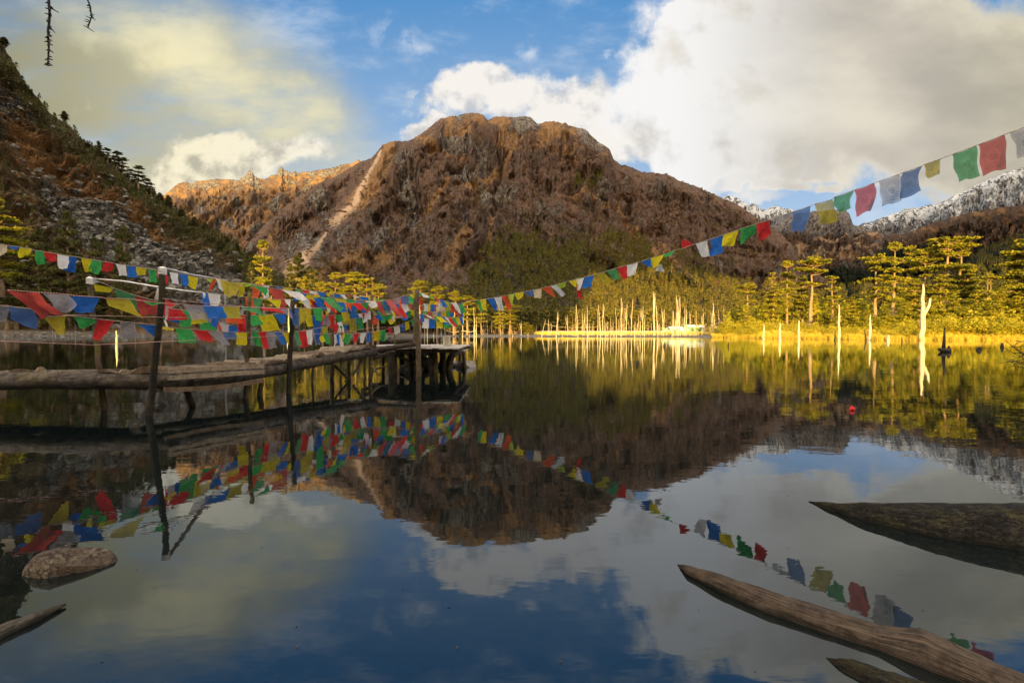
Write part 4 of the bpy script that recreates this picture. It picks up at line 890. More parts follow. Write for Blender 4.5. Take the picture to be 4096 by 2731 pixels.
scatter('grass', TU, P, .45 + .6 * rng.random(n), [L_grass], 44, label='golden meadow grass behind the drowned trunks')

# ---- drowned dead trunks
def dead_mesh(seed, h=1.0, r=.018, stubs=3, fork=0, bend=.02, mat=W_dead):
    rng = np.random.default_rng(seed); b = MB(); n = 8
    off = np.cumsum(rng.normal(size=(n, 2)) * bend / 2, axis=0); off[0] = 0
    pts = [(off[i, 0], off[i, 1], -.06 + (h + .06) * i / (n - 1)) for i in range(n)]
    b.tube(pts, [r * (1.35 if i == 0 else 1 - .72 * i / (n - 1)) for i in range(n)], 7, .16, seed)
    b.tube([(pts[-1][0], pts[-1][1], h * .97), (pts[-1][0] + .006, pts[-1][1], h * 1.05)], [r * .3, .001], 4, 0, seed)
    for k in range(stubs):
        z = h * (.3 + .6 * rng.random()); a = rng.random() * 6.28; x = np.interp(z, [p[2] for p in pts], off[:, 0]); y = np.interp(z, [p[2] for p in pts], off[:, 1]); l = .03 + .05 * rng.random()
        b.tube([(x, y, z), (x + math.cos(a) * l, y + math.sin(a) * l, z + l * .5)], [r * .3, r * .1], 4, 0, seed + k)
    if fork:
        z = h * .45; b.tube([(0, 0, z), (.05 * fork, 0, z + .18), (.085 * fork, .01, h * .93)], [r * .7, r * .5, r * .2], 6, .15, seed + 9)
    return b.build('dead_tree', mat, link=False)
DM = [dead_mesh(s, r=.014 + .003 * (s % 3), fork=(1 if s == 2 else -1 if s == 5 else 0)) for s in range(8)]
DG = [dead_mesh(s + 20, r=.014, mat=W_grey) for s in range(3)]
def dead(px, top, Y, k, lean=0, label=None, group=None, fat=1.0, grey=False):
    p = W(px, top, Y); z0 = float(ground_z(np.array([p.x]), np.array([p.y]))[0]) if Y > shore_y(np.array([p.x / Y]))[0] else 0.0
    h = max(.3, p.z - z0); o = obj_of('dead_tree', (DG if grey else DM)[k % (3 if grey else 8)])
    o.location = (p.x, Y, z0); wd = (3.0 + .62 * h) * fat; o.scale = (wd, wd, h); o.rotation_euler = (0, lean, random.random() * .5)
    return tag(o, label, 'dead tree', group)
Z3 = [(115, 730, 0), (124, 790, 0), (140, 910, 0), (210, 955, 0), (525, 980, 0), (615, 885, -.04), (688, 995, 0), (895, 860, 0), (905, 880, .02), (925, 890, 0), (980, 780, 0), (995, 840, 0), (1005, 900, 0), (1100, 820, 0), (1155, 920, 0), (1190, 715, .03),
      (1206, 722, 0), (1255, 780, 0), (1268, 800, 0), (1290, 840, 0), (1308, 728, 0), (1300, 880, 0), (1332, 900, 0), (1360, 870, 0), (1410, 750, 0), (1442, 712, 0), (1462, 700, 0), (1484, 860, 0), (1500, 900, 0), (1520, 880, 0), (1548, 840, 0), (1575, 880, 0), (1608, 735, .02), (1630, 860, 0), (1657, 645, 0),
      (1672, 830, 0), (1688, 810, 0), (1710, 715, 0), (1745, 880, 0), (1762, 655, 0), (1768, 800, 0), (1802, 880, 0), (1820, 890, 0), (1840, 810, 0), (1860, 770, 0), (1882, 725, 0), (1890, 790, 0), (1902, 800, 0), (1948, 900, 0), (1975, 900, 0), (1998, 590, 0), (2002, 700, 0), (2042, 715, 0), (2062, 900, 0), (2100, 755, 0), (2135, 910, 0),
      (2175, 880, 0), (2203, 770, 0), (2220, 860, 0), (2238, 760, 0), (2253, 645, 0), (2262, 760, 0), (2280, 625, 0), (2298, 850, 0), (2330, 722, 0), (2345, 860, 0)]
Z4 = [(38, 975, 0), (78, 1110, 0), (120, 1320, 0), (142, 1145, 0), (175, 1310, 0), (240, 1165, 0), (252, 1290, 0), (270, 1180, 0), (282, 1148, 0), (290, 1032, .02), (318, 1010, 0), (355, 1220, 0), (368, 1120, 0), (382, 1160, 0), (412, 1175, 0), (424, 1190, 0), (448, 1290, 0), (480, 1158, 0), (508, 1320, 0), (545, 1195, .03), (566, 1140, 0), (590, 1290, 0),
      (618, 1340, 0), (640, 1180, 0), (650, 1085, 0), (657, 1180, 0), (674, 1175, 0), (690, 1280, 0), (718, 1158, 0), (722, 1240, 0), (742, 1270, 0), (775, 1138, 0), (783, 1200, 0)]
AL = [(1850 + .3827 * x, 950 + .3827 * y, l) for x, y, l in Z3] + [(2600 + .3826 * x, 800 + .3826 * y, l) for x, y, l in Z4]
rng = np.random.default_rng(19); GD = 'bleached dead trunks standing in the far shallows'
for i, (px, py, l) in enumerate(AL):
    dead(px, py, 126 + 12 * rng.random(), i, l + rng.normal() * .03, (('tall bare trunk standing clear above the others of the sunlit drowned stand' if py < 1215 else 'low bare trunk in the sunlit drowned stand') if py < 1215 or py > 1275 else 'middling bare trunk in the sunlit drowned stand'), ('tallest trunks of the drowned stand' if py < 1215 else 'low trunks of the drowned stand' if py > 1275 else 'middling trunks of the drowned stand'), .85)
for i in range(95):                        # low stumps and short snags among them
    px = 2330 + 570 * rng.random(); dead(px, 1338 - 42 * rng.random() ** 2.2, 124 + 16 * rng.random(), i, rng.normal() * .03, 'short sunlit snag at the foot of the taller dead trunks', 'short snags among the dead trunks', .8)
for px, py, Y, lean in ((2166, 1276, 127, .30), (2252, 1335, 90, 0)):
    dead(px, py, Y, 4, lean, 'leaning thin dead trunk left of the trunk cluster' if lean else 'dead trunk stub rising from open water in front of the cluster', None, .9)
for px, py in ((1697, 1280), (1710, 1265), (1765, 1290), (1780, 1275), (1822, 1300), (1850, 1262), (1905, 1265), (1735, 1330), (1748, 1325), (1878, 1318)):
    dead(px, py, 118, int(px), 0, 'sunlit drowned trunk seen past the platform at the end of the jetty', 'sunlit trunks past the jetty end', .7)
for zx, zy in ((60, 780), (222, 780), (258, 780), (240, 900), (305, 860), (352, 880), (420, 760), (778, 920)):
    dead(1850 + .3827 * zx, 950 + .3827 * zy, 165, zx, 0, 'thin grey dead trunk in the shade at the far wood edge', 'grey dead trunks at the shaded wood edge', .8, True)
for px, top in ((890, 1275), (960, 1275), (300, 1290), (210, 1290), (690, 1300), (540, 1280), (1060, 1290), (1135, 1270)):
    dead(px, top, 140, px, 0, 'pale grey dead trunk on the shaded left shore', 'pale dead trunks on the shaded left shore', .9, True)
def one_dead(px, top, base, wpx, label, fork=None, mat=W_dead, seed=0, lean=0.0, name='dead_tree'):
    b0 = WZ(px, base, 0); Y = b0.y; t = W(px, top, Y); h = t.z; r = wpx / 2 / FPX * Y; b = MB(); rng = np.random.default_rng(seed)
    n = 9; pts = [(lean * h * i / (n - 1) + rng.normal() * r * .25 * (i > 0), 0, -.4 + (h + .4) * i / (n - 1)) for i in range(n)]
    b.tube(pts, [r * (1.3, 1.05, 1, .95, .9, .8, .65, .5, .25)[i] for i in range(n)], 10, .08, seed)
    if fork:
        q = [W(a, c, Y) - b0 for a, c in fork]; b.tube([(v.x, 0, v.z) for v in q], [r * .75, r * .6, r * .5, r * .35][:len(q)], 8, .08, seed + 1)
    for k in range(3):
        z = h * (.25 + .5 * rng.random()); a = rng.random() * 6.28; b.tube([(0, 0, z), (math.cos(a) * r * 2.2, math.sin(a) * r * 2, z + r)], [r * .22, r * .08], 5, 0, k)
    o = b.build(name, mat); o.location = b0; tag(o, label, 'dead tree'); return o
one_dead(3690, 1136, 1360, 17, 'tall forked white dead tree at the water edge under the right firs', [(3693, 1262), (3704, 1245), (3716, 1222), (3721, 1194)], seed=3)
one_dead(3355, 1218, 1359, 9, 'slim pointed white dead trunk left of the short one by the golden bank', seed=4)
one_dead(3479, 1260, 1360, 9, 'short split white dead trunk between the slim and the forked ones', seed=5)
one_dead(3054, 1296, 1357, 7, 'white stump at the left end of the golden bank', seed=6)
one_dead(3119, 1292, 1359, 9, 'ragged forked stump second from the left on the golden bank', seed=7)
one_dead(3197, 1281, 1358, 9, 'bent pale stump third from the left on the golden bank', seed=8, lean=-.04)
one_dead(3340, 1318, 1360, 6, 'dark stump beside the slim white trunk', mat=W_darkdead, seed=9)
one_dead(3467, 1318, 1361, 7, 'dark leaning stump beside the short split white trunk', mat=W_darkdead, seed=10, lean=-.25)
one_dead(3552, 1340, 1362, 12, 'low pale stump right of the short split trunk', seed=11)
one_dead(3607, 1345, 1366, 5, 'thin dark post in the water near the forked tree', mat=W_darkdead, seed=12)
one_dead(467, 1322, 1392, 9, 'glowing orange broken stump standing in the dark water on the left', mat=W_dead, seed=13)
one_dead(1156, 1235, 1430, 8, 'sunlit thin trunk standing right behind the second jetty post', mat=W_dead, seed=14)
# ---------------------------------------------------------------- the jetty
W_log = wood_mat('weathered_log', (0.036, 0.028, 0.023), (0.12, 0.102, 0.088), (0.026, 0.020, 0.018), .15, 1.0, bump=.03)
W_post = wood_mat('dark_wet_post', (0.014, 0.012, 0.010), (0.034, 0.028, 0.022), (0.009, 0.008, 0.007), .3, 1.0, mossc=(.10, .09, .03))
W_post2 = wood_mat('mossy_post', (0.075, 0.052, 0.034), (0.14, 0.11, 0.075), (0.04, 0.03, 0.022), .5, 1.0, bump=.02)
W_pile = wood_mat('mossy_pile', (0.065, 0.05, 0.035), (0.13, 0.10, 0.065), (0.035, 0.027, 0.02), .45, 1.0, bump=.03)
W_plank = wood_mat('pale_plank', (0.21, 0.165, 0.115), (0.35, 0.29, 0.21), (0.11, 0.085, 0.06), 0, 1.0, bump=.006)
W_plank2 = wood_mat('brown_plank', (0.10, 0.07, 0.046), (0.19, 0.14, 0.095), (0.055, 0.038, 0.027), 0, 1.0, bump=.008)
W_grey2 = wood_mat('grey_deck_board', (0.36, 0.33, 0.30), (0.52, 0.49, 0.46), (0.22, 0.20, 0.18), 0, 1.0, bump=.006)
M_white = plain('white_cotton', (0.80, 0.80, 0.79), .9, .08, 30, .004)
jet = empty('jetty', (-5.4, 7.4, 0)); tag(jet, 'rickety log jetty with plank deck reaching from the left edge to a raised square platform', 'jetty')
JO = Vector(jet.location)
def jpart(mb, name, mat, parent=jet, label=None, smooth=True, bevel=0):
    o = mb.build(name, mat, parent, smooth=smooth, origin=JO, bevel=bevel)
    if label: o['label'] = label
    return o
def spin(pts, k=8):                        # densify a polyline
    out = []
    for a, b in zip(pts[:-1], pts[1:]):
        for i in range(k): out.append(a.lerp(b, i / k))
    return out + [pts[-1]]
def wob(pts, amp, seed):
    r = np.random.default_rng(seed); n = len(pts); d = np.cumsum(r.normal(size=(n, 3)) * amp, axis=0); d -= np.linspace(0, 1, n)[:, None] * d[-1]
    return [p + Vector(q) for p, q in zip(pts, d)]
def log(pts, r0, r1, seed, k=8, seg=16, rough=.085):
    p = wob(spin([Vector(q) for q in pts], k), .006, seed); n = len(p); mb = MB(); rg = np.random.default_rng(seed)
    mb.tube(p, [(r0 + (r1 - r0) * i / (n - 1)) * (1 + .06 * math.sin(i * 1.3 + seed)) for i in range(n)], seg, rough, seed); return mb
jpart(log([W(-900, 1528, 7.9), W(-300, 1530, 7.5), W(200, 1527, 7.36), (W(700, 1524, 7.45))], .148, .132, 1, 9), 'beam_log', W_log)
jpart(log([W(655, 1532, 7.42), W(900, 1510, 8.25), W(1157, 1470, 9.9), W(1330, 1438, 11.3), W(1500, 1408, 13.0)], .135, .115, 2, 8), 'beam_log', W_log)
jpart(log([W(-900, 1500, 8.7), W(500, 1500, 8.1)], .12, .11, 3, 9), 'beam_log', W_log)
jpart(log([W(560, 1500, 8.3), W(1040, 1450, 10.5), W(1380, 1400, 13.6)], .10, .09, 4, 8), 'beam_log', W_log)
jpart(log([W(1488, 1402, 12.9), W(1560, 1390, 13.2), W(1662, 1376, 13.7)], .075, .07, 5, 8), 'rail_log', W_log)
jpart(log([W(1480, 1432, 12.95), W(1580, 1408, 13.5)], .075, .06, 6, 8), 'beam_log', W_log)
jpart(log([W(1440, 1398, 14.2), W(1500, 1385, 13.3)], .05, .05, 7, 4), 'rail_log', W_log)
def ztop(P): return P
# deck slabs: section along the left, then section running out to the platform
def deck(a0, a1, b0, b1, n0, wmin, wmax, seed, lift=.02, ov=.05):
    """a0-a1 near edge, b0-b1 far edge"""
    rg = np.random.default_rng(seed); L = (a1 - a0).length; s = 0; i = 0
    while s < L and i < n0:
        w = wmin + (wmax - wmin) * rg.random() ** 1.5; f = (s + w / 2) / L
        if f > 1: break
        A = a0.lerp(a1, f); B = b0.lerp(b1, f); d = (B - A); side = (a1 - a0).normalized()
        A = A - d.normalized() * ov * rg.random() * 2; B = B + d.normalized() * ov * rg.random()
        th = .028 + .03 * rg.random(); hump = .02 + .045 * rg.random() ** 2; z = lift + .012 * rg.normal(); tilt = rg.normal() * .02; mb = MB()
        prof = [(-.5, 0), (-.5, th * .6), (-.28, th + hump * .7), (0, th + hump), (.28, th + hump * .7), (.5, th * .6), (.5, 0)] if rg.random() < .5 else [(-.5, 0), (-.5, th), (-.1, th * 1.02), (.2, th * .98), (.5, th), (.5, 0), (0, 0)]
        V = []; m = 6
        for k in range(m):
            c = A.lerp(B, k / (m - 1)); ww = w * (.93 + .08 * rg.random())
            for (x, y) in prof:
                q = c + side * (x * ww) + Vector((0, 0, y + z + tilt * x + .004 * rg.normal())); V.append(q[:])
        n = 7; F = []
        for k in range(m - 1):
            for j in range(n): F.append((k * n + j, k * n + (j + 1) % n, (k + 1) * n + (j + 1) % n, (k + 1) * n + j))
        F.append(tuple(range(n))); F.append(tuple((m - 1) * n + j for j in range(n - 1, -1, -1)))
        uv = np.array([(j / n, k * .2) for k in range(m) for j in range(n)])
        mb.add(V, F, uv); jpart(mb, 'plank', W_plank if rg.random() < .55 else W_plank2, smooth=False); s += w * (1.0 + .12 * rg.random()); i += 1
up = Vector((0, 0, .14))
deck(W(-500, 1512, 7.55), W(655, 1510, 7.4), W(-500, 1512, 8.35), W(640, 1510, 8.15), 26, .16, .5, 11, lift=.075)
LA, LB = W(668, 1522, 7.5), W(1490, 1402, 12.95)
offb = Vector((-.78, .20, .0))
pA = [W(668, 1520, 7.5), W(900, 1500, 8.3), W(1157, 1462, 9.9), W(1330, 1430, 11.3), W(1490, 1402, 12.9)]
for i, (p, q) in enumerate(zip(pA[:-1], pA[1:])): deck(p, q, p + offb, q + offb, 12, .16, .36, 20 + i, lift=.10)
# long boards nailed along the side
def board(p, q, w, th, mat, seed, label=None, sag=0.0):
    rg = np.random.default_rng(seed); mb = MB(); d = (q - p); s = Vector((0, 0, 1)); side = d.cross(s).normalized(); V = []; m = 9
    for k in range(m):
        f = k / (m - 1); c = p.lerp(q, f) - Vector((0, 0, sag * 4 * f * (1 - f)))
        for (x, y) in ((-.5, -.5), (-.5, .5), (.5, .5), (.5, -.5)): V.append((c + side * x * th + s * y * w * (.95 + .1 * rg.random()))[:])
    F = [(k * 4 + j, k * 4 + (j + 1) % 4, (k + 1) * 4 + (j + 1) % 4, (k + 1) * 4 + j) for k in range(m - 1) for j in range(4)] + [(0, 1, 2, 3), (m * 4 - 1, m * 4 - 2, m * 4 - 3, m * 4 - 4)]
    uv = np.array([(j * .25, k * .3) for k in range(m) for j in range(4)]); mb.add(V, F, uv); return jpart(mb, 'side_board', mat, smooth=False, label=label)
board(W(668, 1484, 7.25), W(1055, 1463, 8.6), .075, .05, W_plank, 31)
board(W(672, 1512, 7.22), W(1055, 1487, 8.55), .068, .06, W_plank, 32)
board(W(655, 1558, 7.2), W(1050, 1520, 8.5), .075, .05, W_plank2, 33, 'curved loose board hanging under the beam', .045)
# posts
def post(pt, top, pb, base, wpx, mat, seed, Y=None, wrap=False, name='post', label=None, crook=.012):
    b0 = WZ(pb, base) if Y is None else W(pb, base, Y); Yb = b0.y; t = W(pt, top, Yb); d = (t - b0); low = b0 - d.normalized() * .8
    n = 14; r = wpx / 2 / FPX * Yb; pts = wob([low.lerp(t, i / (n - 1)) for i in range(n)], crook, seed); pts[-1] = t
    mb = MB(); mb.tube(pts, [r * (1.12 - .22 * i / (n - 1)) for i in range(n)], 10, .05, seed); o = jpart(mb, name, mat, label=label)
    if wrap:
        w = MB()
        for k in range(4):
            c = t - Vector((0, 0, .012 + .026 * k)); w.tube([c + Vector((0, 0, .017)), c + Vector((.004, 0, 0)), c - Vector((0, 0, .017))], [r * .95, r * 1.32, r * 1.0], 12, .06, seed + k)
        w.tube([t + Vector((0, 0, .0)), t + Vector((0, 0, .02))], [r * 1.05, r * .4], 10, .1, seed + 9)
        w.build('cloth_wrap', M_white, o, origin=JO)
    return t
T1 = post(648, 1072, 608, 1658, 25, W_post, 41, wrap=True)
T2 = post(1172, 1200, 1157, 1572, 19, W_post, 42)
T3 = post(1488, 1180, 1480, 1512, 13, W_post2, 43)
T4 = post(1668, 1158, 1673, 1505, 20, W_post2, 44)
TF1 = post(358, 1112, 412, 1638, 19, W_post2, 45, wrap=True)
TF2 = post(999, 1170, 985, 1592, 17, W_post2, 46)
post(900, 1180, 908, 1430, 7, W_grey, 47, Y=11.8); post(1246, 1222, 1248, 1530, 8, W_post2, 48)
post(1327, 1180, 1331, 1515, 15, W_post2, 49); post(1371, 1268, 1362, 1500, 9, W_post2, 50); TF6 = post(1386, 1173, 1384, 1450, 7, W_post2, 51, Y=15)
post(1581, 1240, 1578, 1455, 5, W_post2, 52, Y=15.5); post(1655, 1180, 1654, 1470, 11, W_post2, 53, Y=15.2); TF9 = post(1840, 1212, 1838, 1470, 11, W_post2, 54, Y=17)
post(1735, 1392, 1737, 1490, 36, W_pile, 55, name='pile', crook=.004); post(1568, 1395, 1572, 1498, 36, W_post, 56, name='pile', crook=.004)
post(1815, 1392, 1790, 1475, 30, W_pile, 57, Y=16, name='pile'); post(1770, 1395, 1772, 1475, 26, W_post, 58, Y=15.8, name='pile'); post(1850, 1390, 1857, 1470, 14, W_pile, 59, name='pile')
post(1533, 1395, 1533, 1470, 14, W_pile, 60, Y=16.2, name='pile'); post(1458, 1430, 1458, 1510, 9, W_post2, 61, name='pile'); post(1396, 1440, 1398, 1520, 14, W_pile, 62, name='pile', Y=12.6)
post(742, 1560, 758, 1628, 24, W_post, 63, Y=7.9, name='pile', label='gnarled broken pile under the walkway'); post(1044, 1520, 1046, 1580, 22, W_pile, 64, Y=9.4, name='pile')
post(1610, 1400, 1612, 1480, 22, W_post, 65, Y=16, name='pile'); post(1690, 1400, 1692, 1480, 20, W_post, 66, Y=16.8, name='pile'); post(1640, 1400, 1642, 1495, 20, W_post, 67, Y=14.6, name='pile'); post(1480, 1400, 1482, 1490, 14, W_post2, 68, Y=15, name='pile')
def brace(a, b, wpx, mat, seed):
    r = wpx / 2 / FPX * a.y; mb = log([a, b], r, r * .8, seed, 6, 8); jpart(mb, 'brace', mat)
brace(W(1455, 1435, 12.6), W(1412, 1500, 12.3), 12, W_post2, 71); brace(W(1340, 1462, 11.8), W(1390, 1512, 12.2), 10, W_post, 72); brace(W(1483, 1462, 12.5), W(1520, 1502, 12.2), 9, W_post2, 73)
brace(W(1478, 1482, 13.2), W(1552, 1464, 13.4), 9, W_post2, 74); brace(W(1588, 1422, 14.4), W(1668, 1460, 14.2), 11, W_post, 75); brace(W(1400, 1455, 14), W(1380, 1480, 13.5), 8, W_pile, 76)
brace(W(1600, 1470, 15), W(1690, 1440, 15), 9, W_post2, 77)
# platform deck and frame
zP = .83
def PZ(x, y, z=zP): return Vector((x, y, z))
x0, x1, y0, y1 = -5.0, -1.72, 13.75, 17.3
rg = np.random.default_rng(80); x = x0; 
while x < x1:
    w = .13 + .12 * rg.random(); ya = y0 - .12 * rg.random() + (1.1 if x < -3.75 else 0); yb = y1 + .1 * rg.random(); zz = zP + .006 * rg.normal() - .02
    mb = MB(); mb.box(PZ(x + w / 2, (ya + yb) / 2, zz), (w * .96, yb - ya, .04), jit=.004, seed=int(x * 100) + 999); jpart(mb, 'deck_board', W_grey2, smooth=False); x += w
for (xa, ya, xb, yb) in ((-3.7, 13.85, -1.66, 13.95), (-5.0, 14.95, -3.7, 15.0), (-5.1, 17.1, -1.5, 17.1), (-5.0, 15.9, -1.7, 15.9)):
    a, b = Vector((xa, ya, zP - .105)), Vector((xb, yb, zP - .105)); board(a, b, .11, .06, W_plank2, int(xa * -9))
for xx in (-4.9, -3.72, -2.7, -1.8):
    a, b = Vector((xx, 13.9 if xx > -4 else 14.9, zP - .22)), Vector((xx, 17.2, zP - .22)); jpart(log([a, b], .07, .06, int(-xx * 7), 5, 8), 'joist', W_log)
board(W(1830, 1400, 14.6), W(1872, 1401, 14.6), .06, .04, W_grey2, 88)
board(Vector((-5.5, 14.4, zP + .01)), Vector((-3.6, 14.2, zP + .02)), .03, .16, W_grey2, 89); board(Vector((-3.2, 13.7, zP + .02)), Vector((-2.6, 14.3, zP + .03)), .03, .16, W_grey2, 90)
# stones heaped under the platform
RS = [rock_proto(60 + s, 2) for s in range(5)]
M_stone = plain('wet_stone', (0.11, 0.095, 0.08), .8, .45, 6, .03); M_stone2 = plain('pale_stone', (0.30, 0.27, 0.25), .8, .35, 7, .02)
for i, (px, py, Y, s, m_) in enumerate([(1655, 1478, 15.6, .34, 0), (1690, 1474, 16.2, .32, 0), (1720, 1470, 16.6, .30, 0), (1765, 1472, 16.4, .34, 0), (1860, 1466, 17.0, .42, 1), (1820, 1462, 17.6, .35, 1), (1628, 1484, 15.8, .3, 0), (1790, 1474, 16.9, .25, 0), (1640, 1448, 16.0, .26, 0), (1700, 1450, 16.8, .26, 0)]):
    V, F, _ = RS[i % 5]; o = mesh_np('boulder', V * s, F, M_stone2 if m_ else M_stone, smooth=False); p = W(px, py, Y); o.location = (p.x, Y, .02 + .22 * (py < 1455)); o.rotation_euler[2] = i
    tag(o, 'pale stone at the water line under the right corner of the jetty platform' if m_ else 'dark wet stone heaped between the piles under the platform', 'stone', 'pale stones under the platform corner' if m_ else 'dark stones under the platform')
# square tin on the platform
tin = empty('tin_can', W(1787, 1384, 15.6)); tin.location.z = zP + .003; tag(tin, 'dull square metal oil tin standing on the jetty platform', 'tin')
M_tin = plain('dull_tin', (0.50, 0.46, 0.34), .45, .22, 14, .004, .5, **{'Metallic': .45})
mb = MB(); n = 16
def sq(z, r, k=.78): return [(r * math.copysign(abs(math.cos(a)) ** k * 1, math.cos(a)), r * math.copysign(abs(math.sin(a)) ** k, math.sin(a)), z) for a in [2 * math.pi * (i + .5) / n for i in range(n)]]
rows = [sq(0, .135), sq(.012, .142), sq(.02, .134), sq(.11, .134), (sq(.115, .138)), sq(.12, .134), sq(.21, .134), sq(.215, .138), sq(.22, .134), sq(.305, .134), sq(.312, .142), sq(.325, .140), sq(.318, .128)]
V = [p for r in rows for p in r] + [(0, 0, .316)]; F = [(a * n + i, a * n + (i + 1) % n, (a + 1) * n + (i + 1) % n, (a + 1) * n + i) for a in range(len(rows) - 1) for i in range(n)] + [((len(rows) - 1) * n + i, (len(rows) - 1) * n + (i + 1) % n, len(V) - 1) for i in range(n)]
mb.add(V, F); mb.build('body', M_tin, tin, smooth=False)
mb = MB(); mb.tube([(.05, .05, .315), (.05, .05, .335)], [.022, .020], 12); mb.build('spout_cap', M_tin, tin)

# ---------------------------------------------------------------- prayer flags
FC = {'r': flag_mat('red_flag', (0.74, 0.05, 0.05), tr=.5), 'b': flag_mat('blue_flag', (0.04, 0.19, 0.66)), 'g': flag_mat('green_flag', (0.07, 0.46, 0.12)),
      'y': flag_mat('yellow_flag', (0.86, 0.70, 0.03)), 'w': flag_mat('white_flag', (0.88, 0.88, 0.90), inkf=.2), 's': flag_mat('grey_gauze_flag', (0.42, 0.42, 0.48), sheer=.35, inkf=.8, ink=(.03, .03, .04)),
      'o': flag_mat('backlit_red_flag', (0.80, 0.13, 0.05)), 'c': flag_mat('cream_flag', (0.72, 0.62, 0.42), inkf=.3), 'l': flag_mat('lime_flag', (0.42, 0.60, 0.06)), 'v': flag_mat('olive_flag', (0.50, 0.46, 0.07)),  # the orange-red one is red cloth coloured as if lit from behind
      'R': flag_mat('sheer_red_flag', (0.60, 0.09, 0.08), sheer=.15), 'G': flag_mat('sheer_green_flag', (0.10, 0.42, 0.17), sheer=.12), 'B': flag_mat('sheer_blue_flag', (0.09, 0.20, 0.50), sheer=.15), 'Y': flag_mat('sheer_yellow_flag', (0.66, 0.55, 0.05), sheer=.18)}
CN = {'r': 'red', 'b': 'blue', 'g': 'green', 'y': 'yellow', 'w': 'white', 's': 'sheer grey', 'o': 'backlit-toned orange red', 'c': 'cream', 'l': 'lime green', 'v': 'olive', 'R': 'sheer red', 'G': 'sheer green', 'B': 'sheer blue', 'Y': 'sheer yellow'}
M_cord = plain('pale_cord', (0.45, 0.38, 0.32), .9, .2, 20); 
def stripe_cord():
    m, t, out = new_mat('striped_cord'); uv = t.node('ShaderNodeUVMap').outputs[0]; s = t.node('ShaderNodeSeparateXYZ'); t.l.new(uv, s.inputs[0])
    k = t.ss(t.m('SINE', t.m('ADD', t.m('MULTIPLY', s.outputs[1], 190), t.m('MULTIPLY', s.outputs[0], 6.28))), -.1, .1)
    principled(t, out, t.mix(k, (0.62, .60, .58), (0.40, .06, .05)), .9); return m
M_stripe = stripe_cord()
ZB = {1: (0, 900, .3189), 2: (600, 1000, .3189), 3: (1200, 1050, .3189), 5: (1850, 950, .3827), 4: (2600, 800, .3826), 6: (2600, 450, .636), 0: (0, 0, 1.0)}
def zc(zb, p): o = ZB[zb]; return (o[0] + o[2] * p[0], o[1] + o[2] * p[1])
def flag_string(label, ydep, items, cord=None, cmat=None, name='prayer_flag_string', rc=.0055, seed=0, group=None, wind=.10):
    """ydep: [(px, Y)]; items: (block, colour, x0,y0, x1,y1, bl, br) in zoom units"""
    yx = [a for a, _ in ydep]; yy = [b for _, b in ydep]
    dep = lambda px: float(np.interp(px, yx, yy))
    rg = np.random.default_rng(seed); pts = []; fl = []
    for (zb, c, a, b, p, q) in items:
        a, b, p, q = (zc(zb, v) for v in (a, b, p, q)); fl.append((c, a, b, p, q)); pts += [a, b]
    if cord: pts = [zc(z, p) for z, p in cord]
    pts = sorted(pts); cp = [W(x, y, dep(x)) for x, y in pts]
    mid = cp[len(cp) // 2]; root = empty(name, mid); tag(root, label, 'prayer flags', group)
    mb = MB(); cc = [cp[0]]
    for p in cp[1:]:
        if (p - cc[-1]).length > .03: cc.append(p)
    mb.tube(spin(cc, 3), rc, 5); mb.build('cord', cmat or M_cord, root).matrix_parent_inverse.identity()
    root.children[0].location = -mid
    for j, (c, a, b, p, q) in enumerate(fl):
        A, B = W(*a, dep(a[0])), W(*b, dep(b[0])); ln = (W(*p, dep(a[0])) - A).length
        off = rg.normal() * wind * ln; yo = .003 * (j % 5)
        P_, Q = W(*p, dep(a[0]) + off), W(*q, dep(b[0]) + off + rg.normal() * .15 * ln)
        nu, nv = 9, 9; V = []; uv = []; ph = rg.random() * 6.28; amp = (.045 + .05 * rg.random()) * ln; bow = rg.normal() * .05
        side = (B - A)
        for i in range(nv):
            v = i / (nv - 1)
            for k in range(nu):
                u = k / (nu - 1); x = (A * (1 - u) + B * u) * (1 - v) + (P_ * (1 - u) + Q * u) * v
                w_ = math.sin(v * 5.2 + u * 4.4 + ph) * amp * v ** .7 + math.sin(u * 9 + ph * 2 + v * 2) * amp * .55 * (.25 + .75 * v)
                x = x + Vector((0, 1, 0)) * w_ + side * (bow * math.sin(v * math.pi) + .018 * math.sin(v * 11 + ph)) + Vector((0, 0, 1)) * (-.03 * ln * math.sin(u * math.pi) * (1 - v) + .03 * ln * math.sin(u * 6 + ph) * v)
                V.append((x - mid + Vector((0, yo, 0)))[:]); uv.append((u, 1 - v))
        F = [(i * nu + k, i * nu + k + 1, (i + 1) * nu + k + 1, (i + 1) * nu + k) for i in range(nv - 1) for k in range(nu - 1)]
        o = mesh_np('flag', V, F, FC[c], uv=np.array(uv), parent=root); o['label'] = CN[c] + ' flag'
    return root
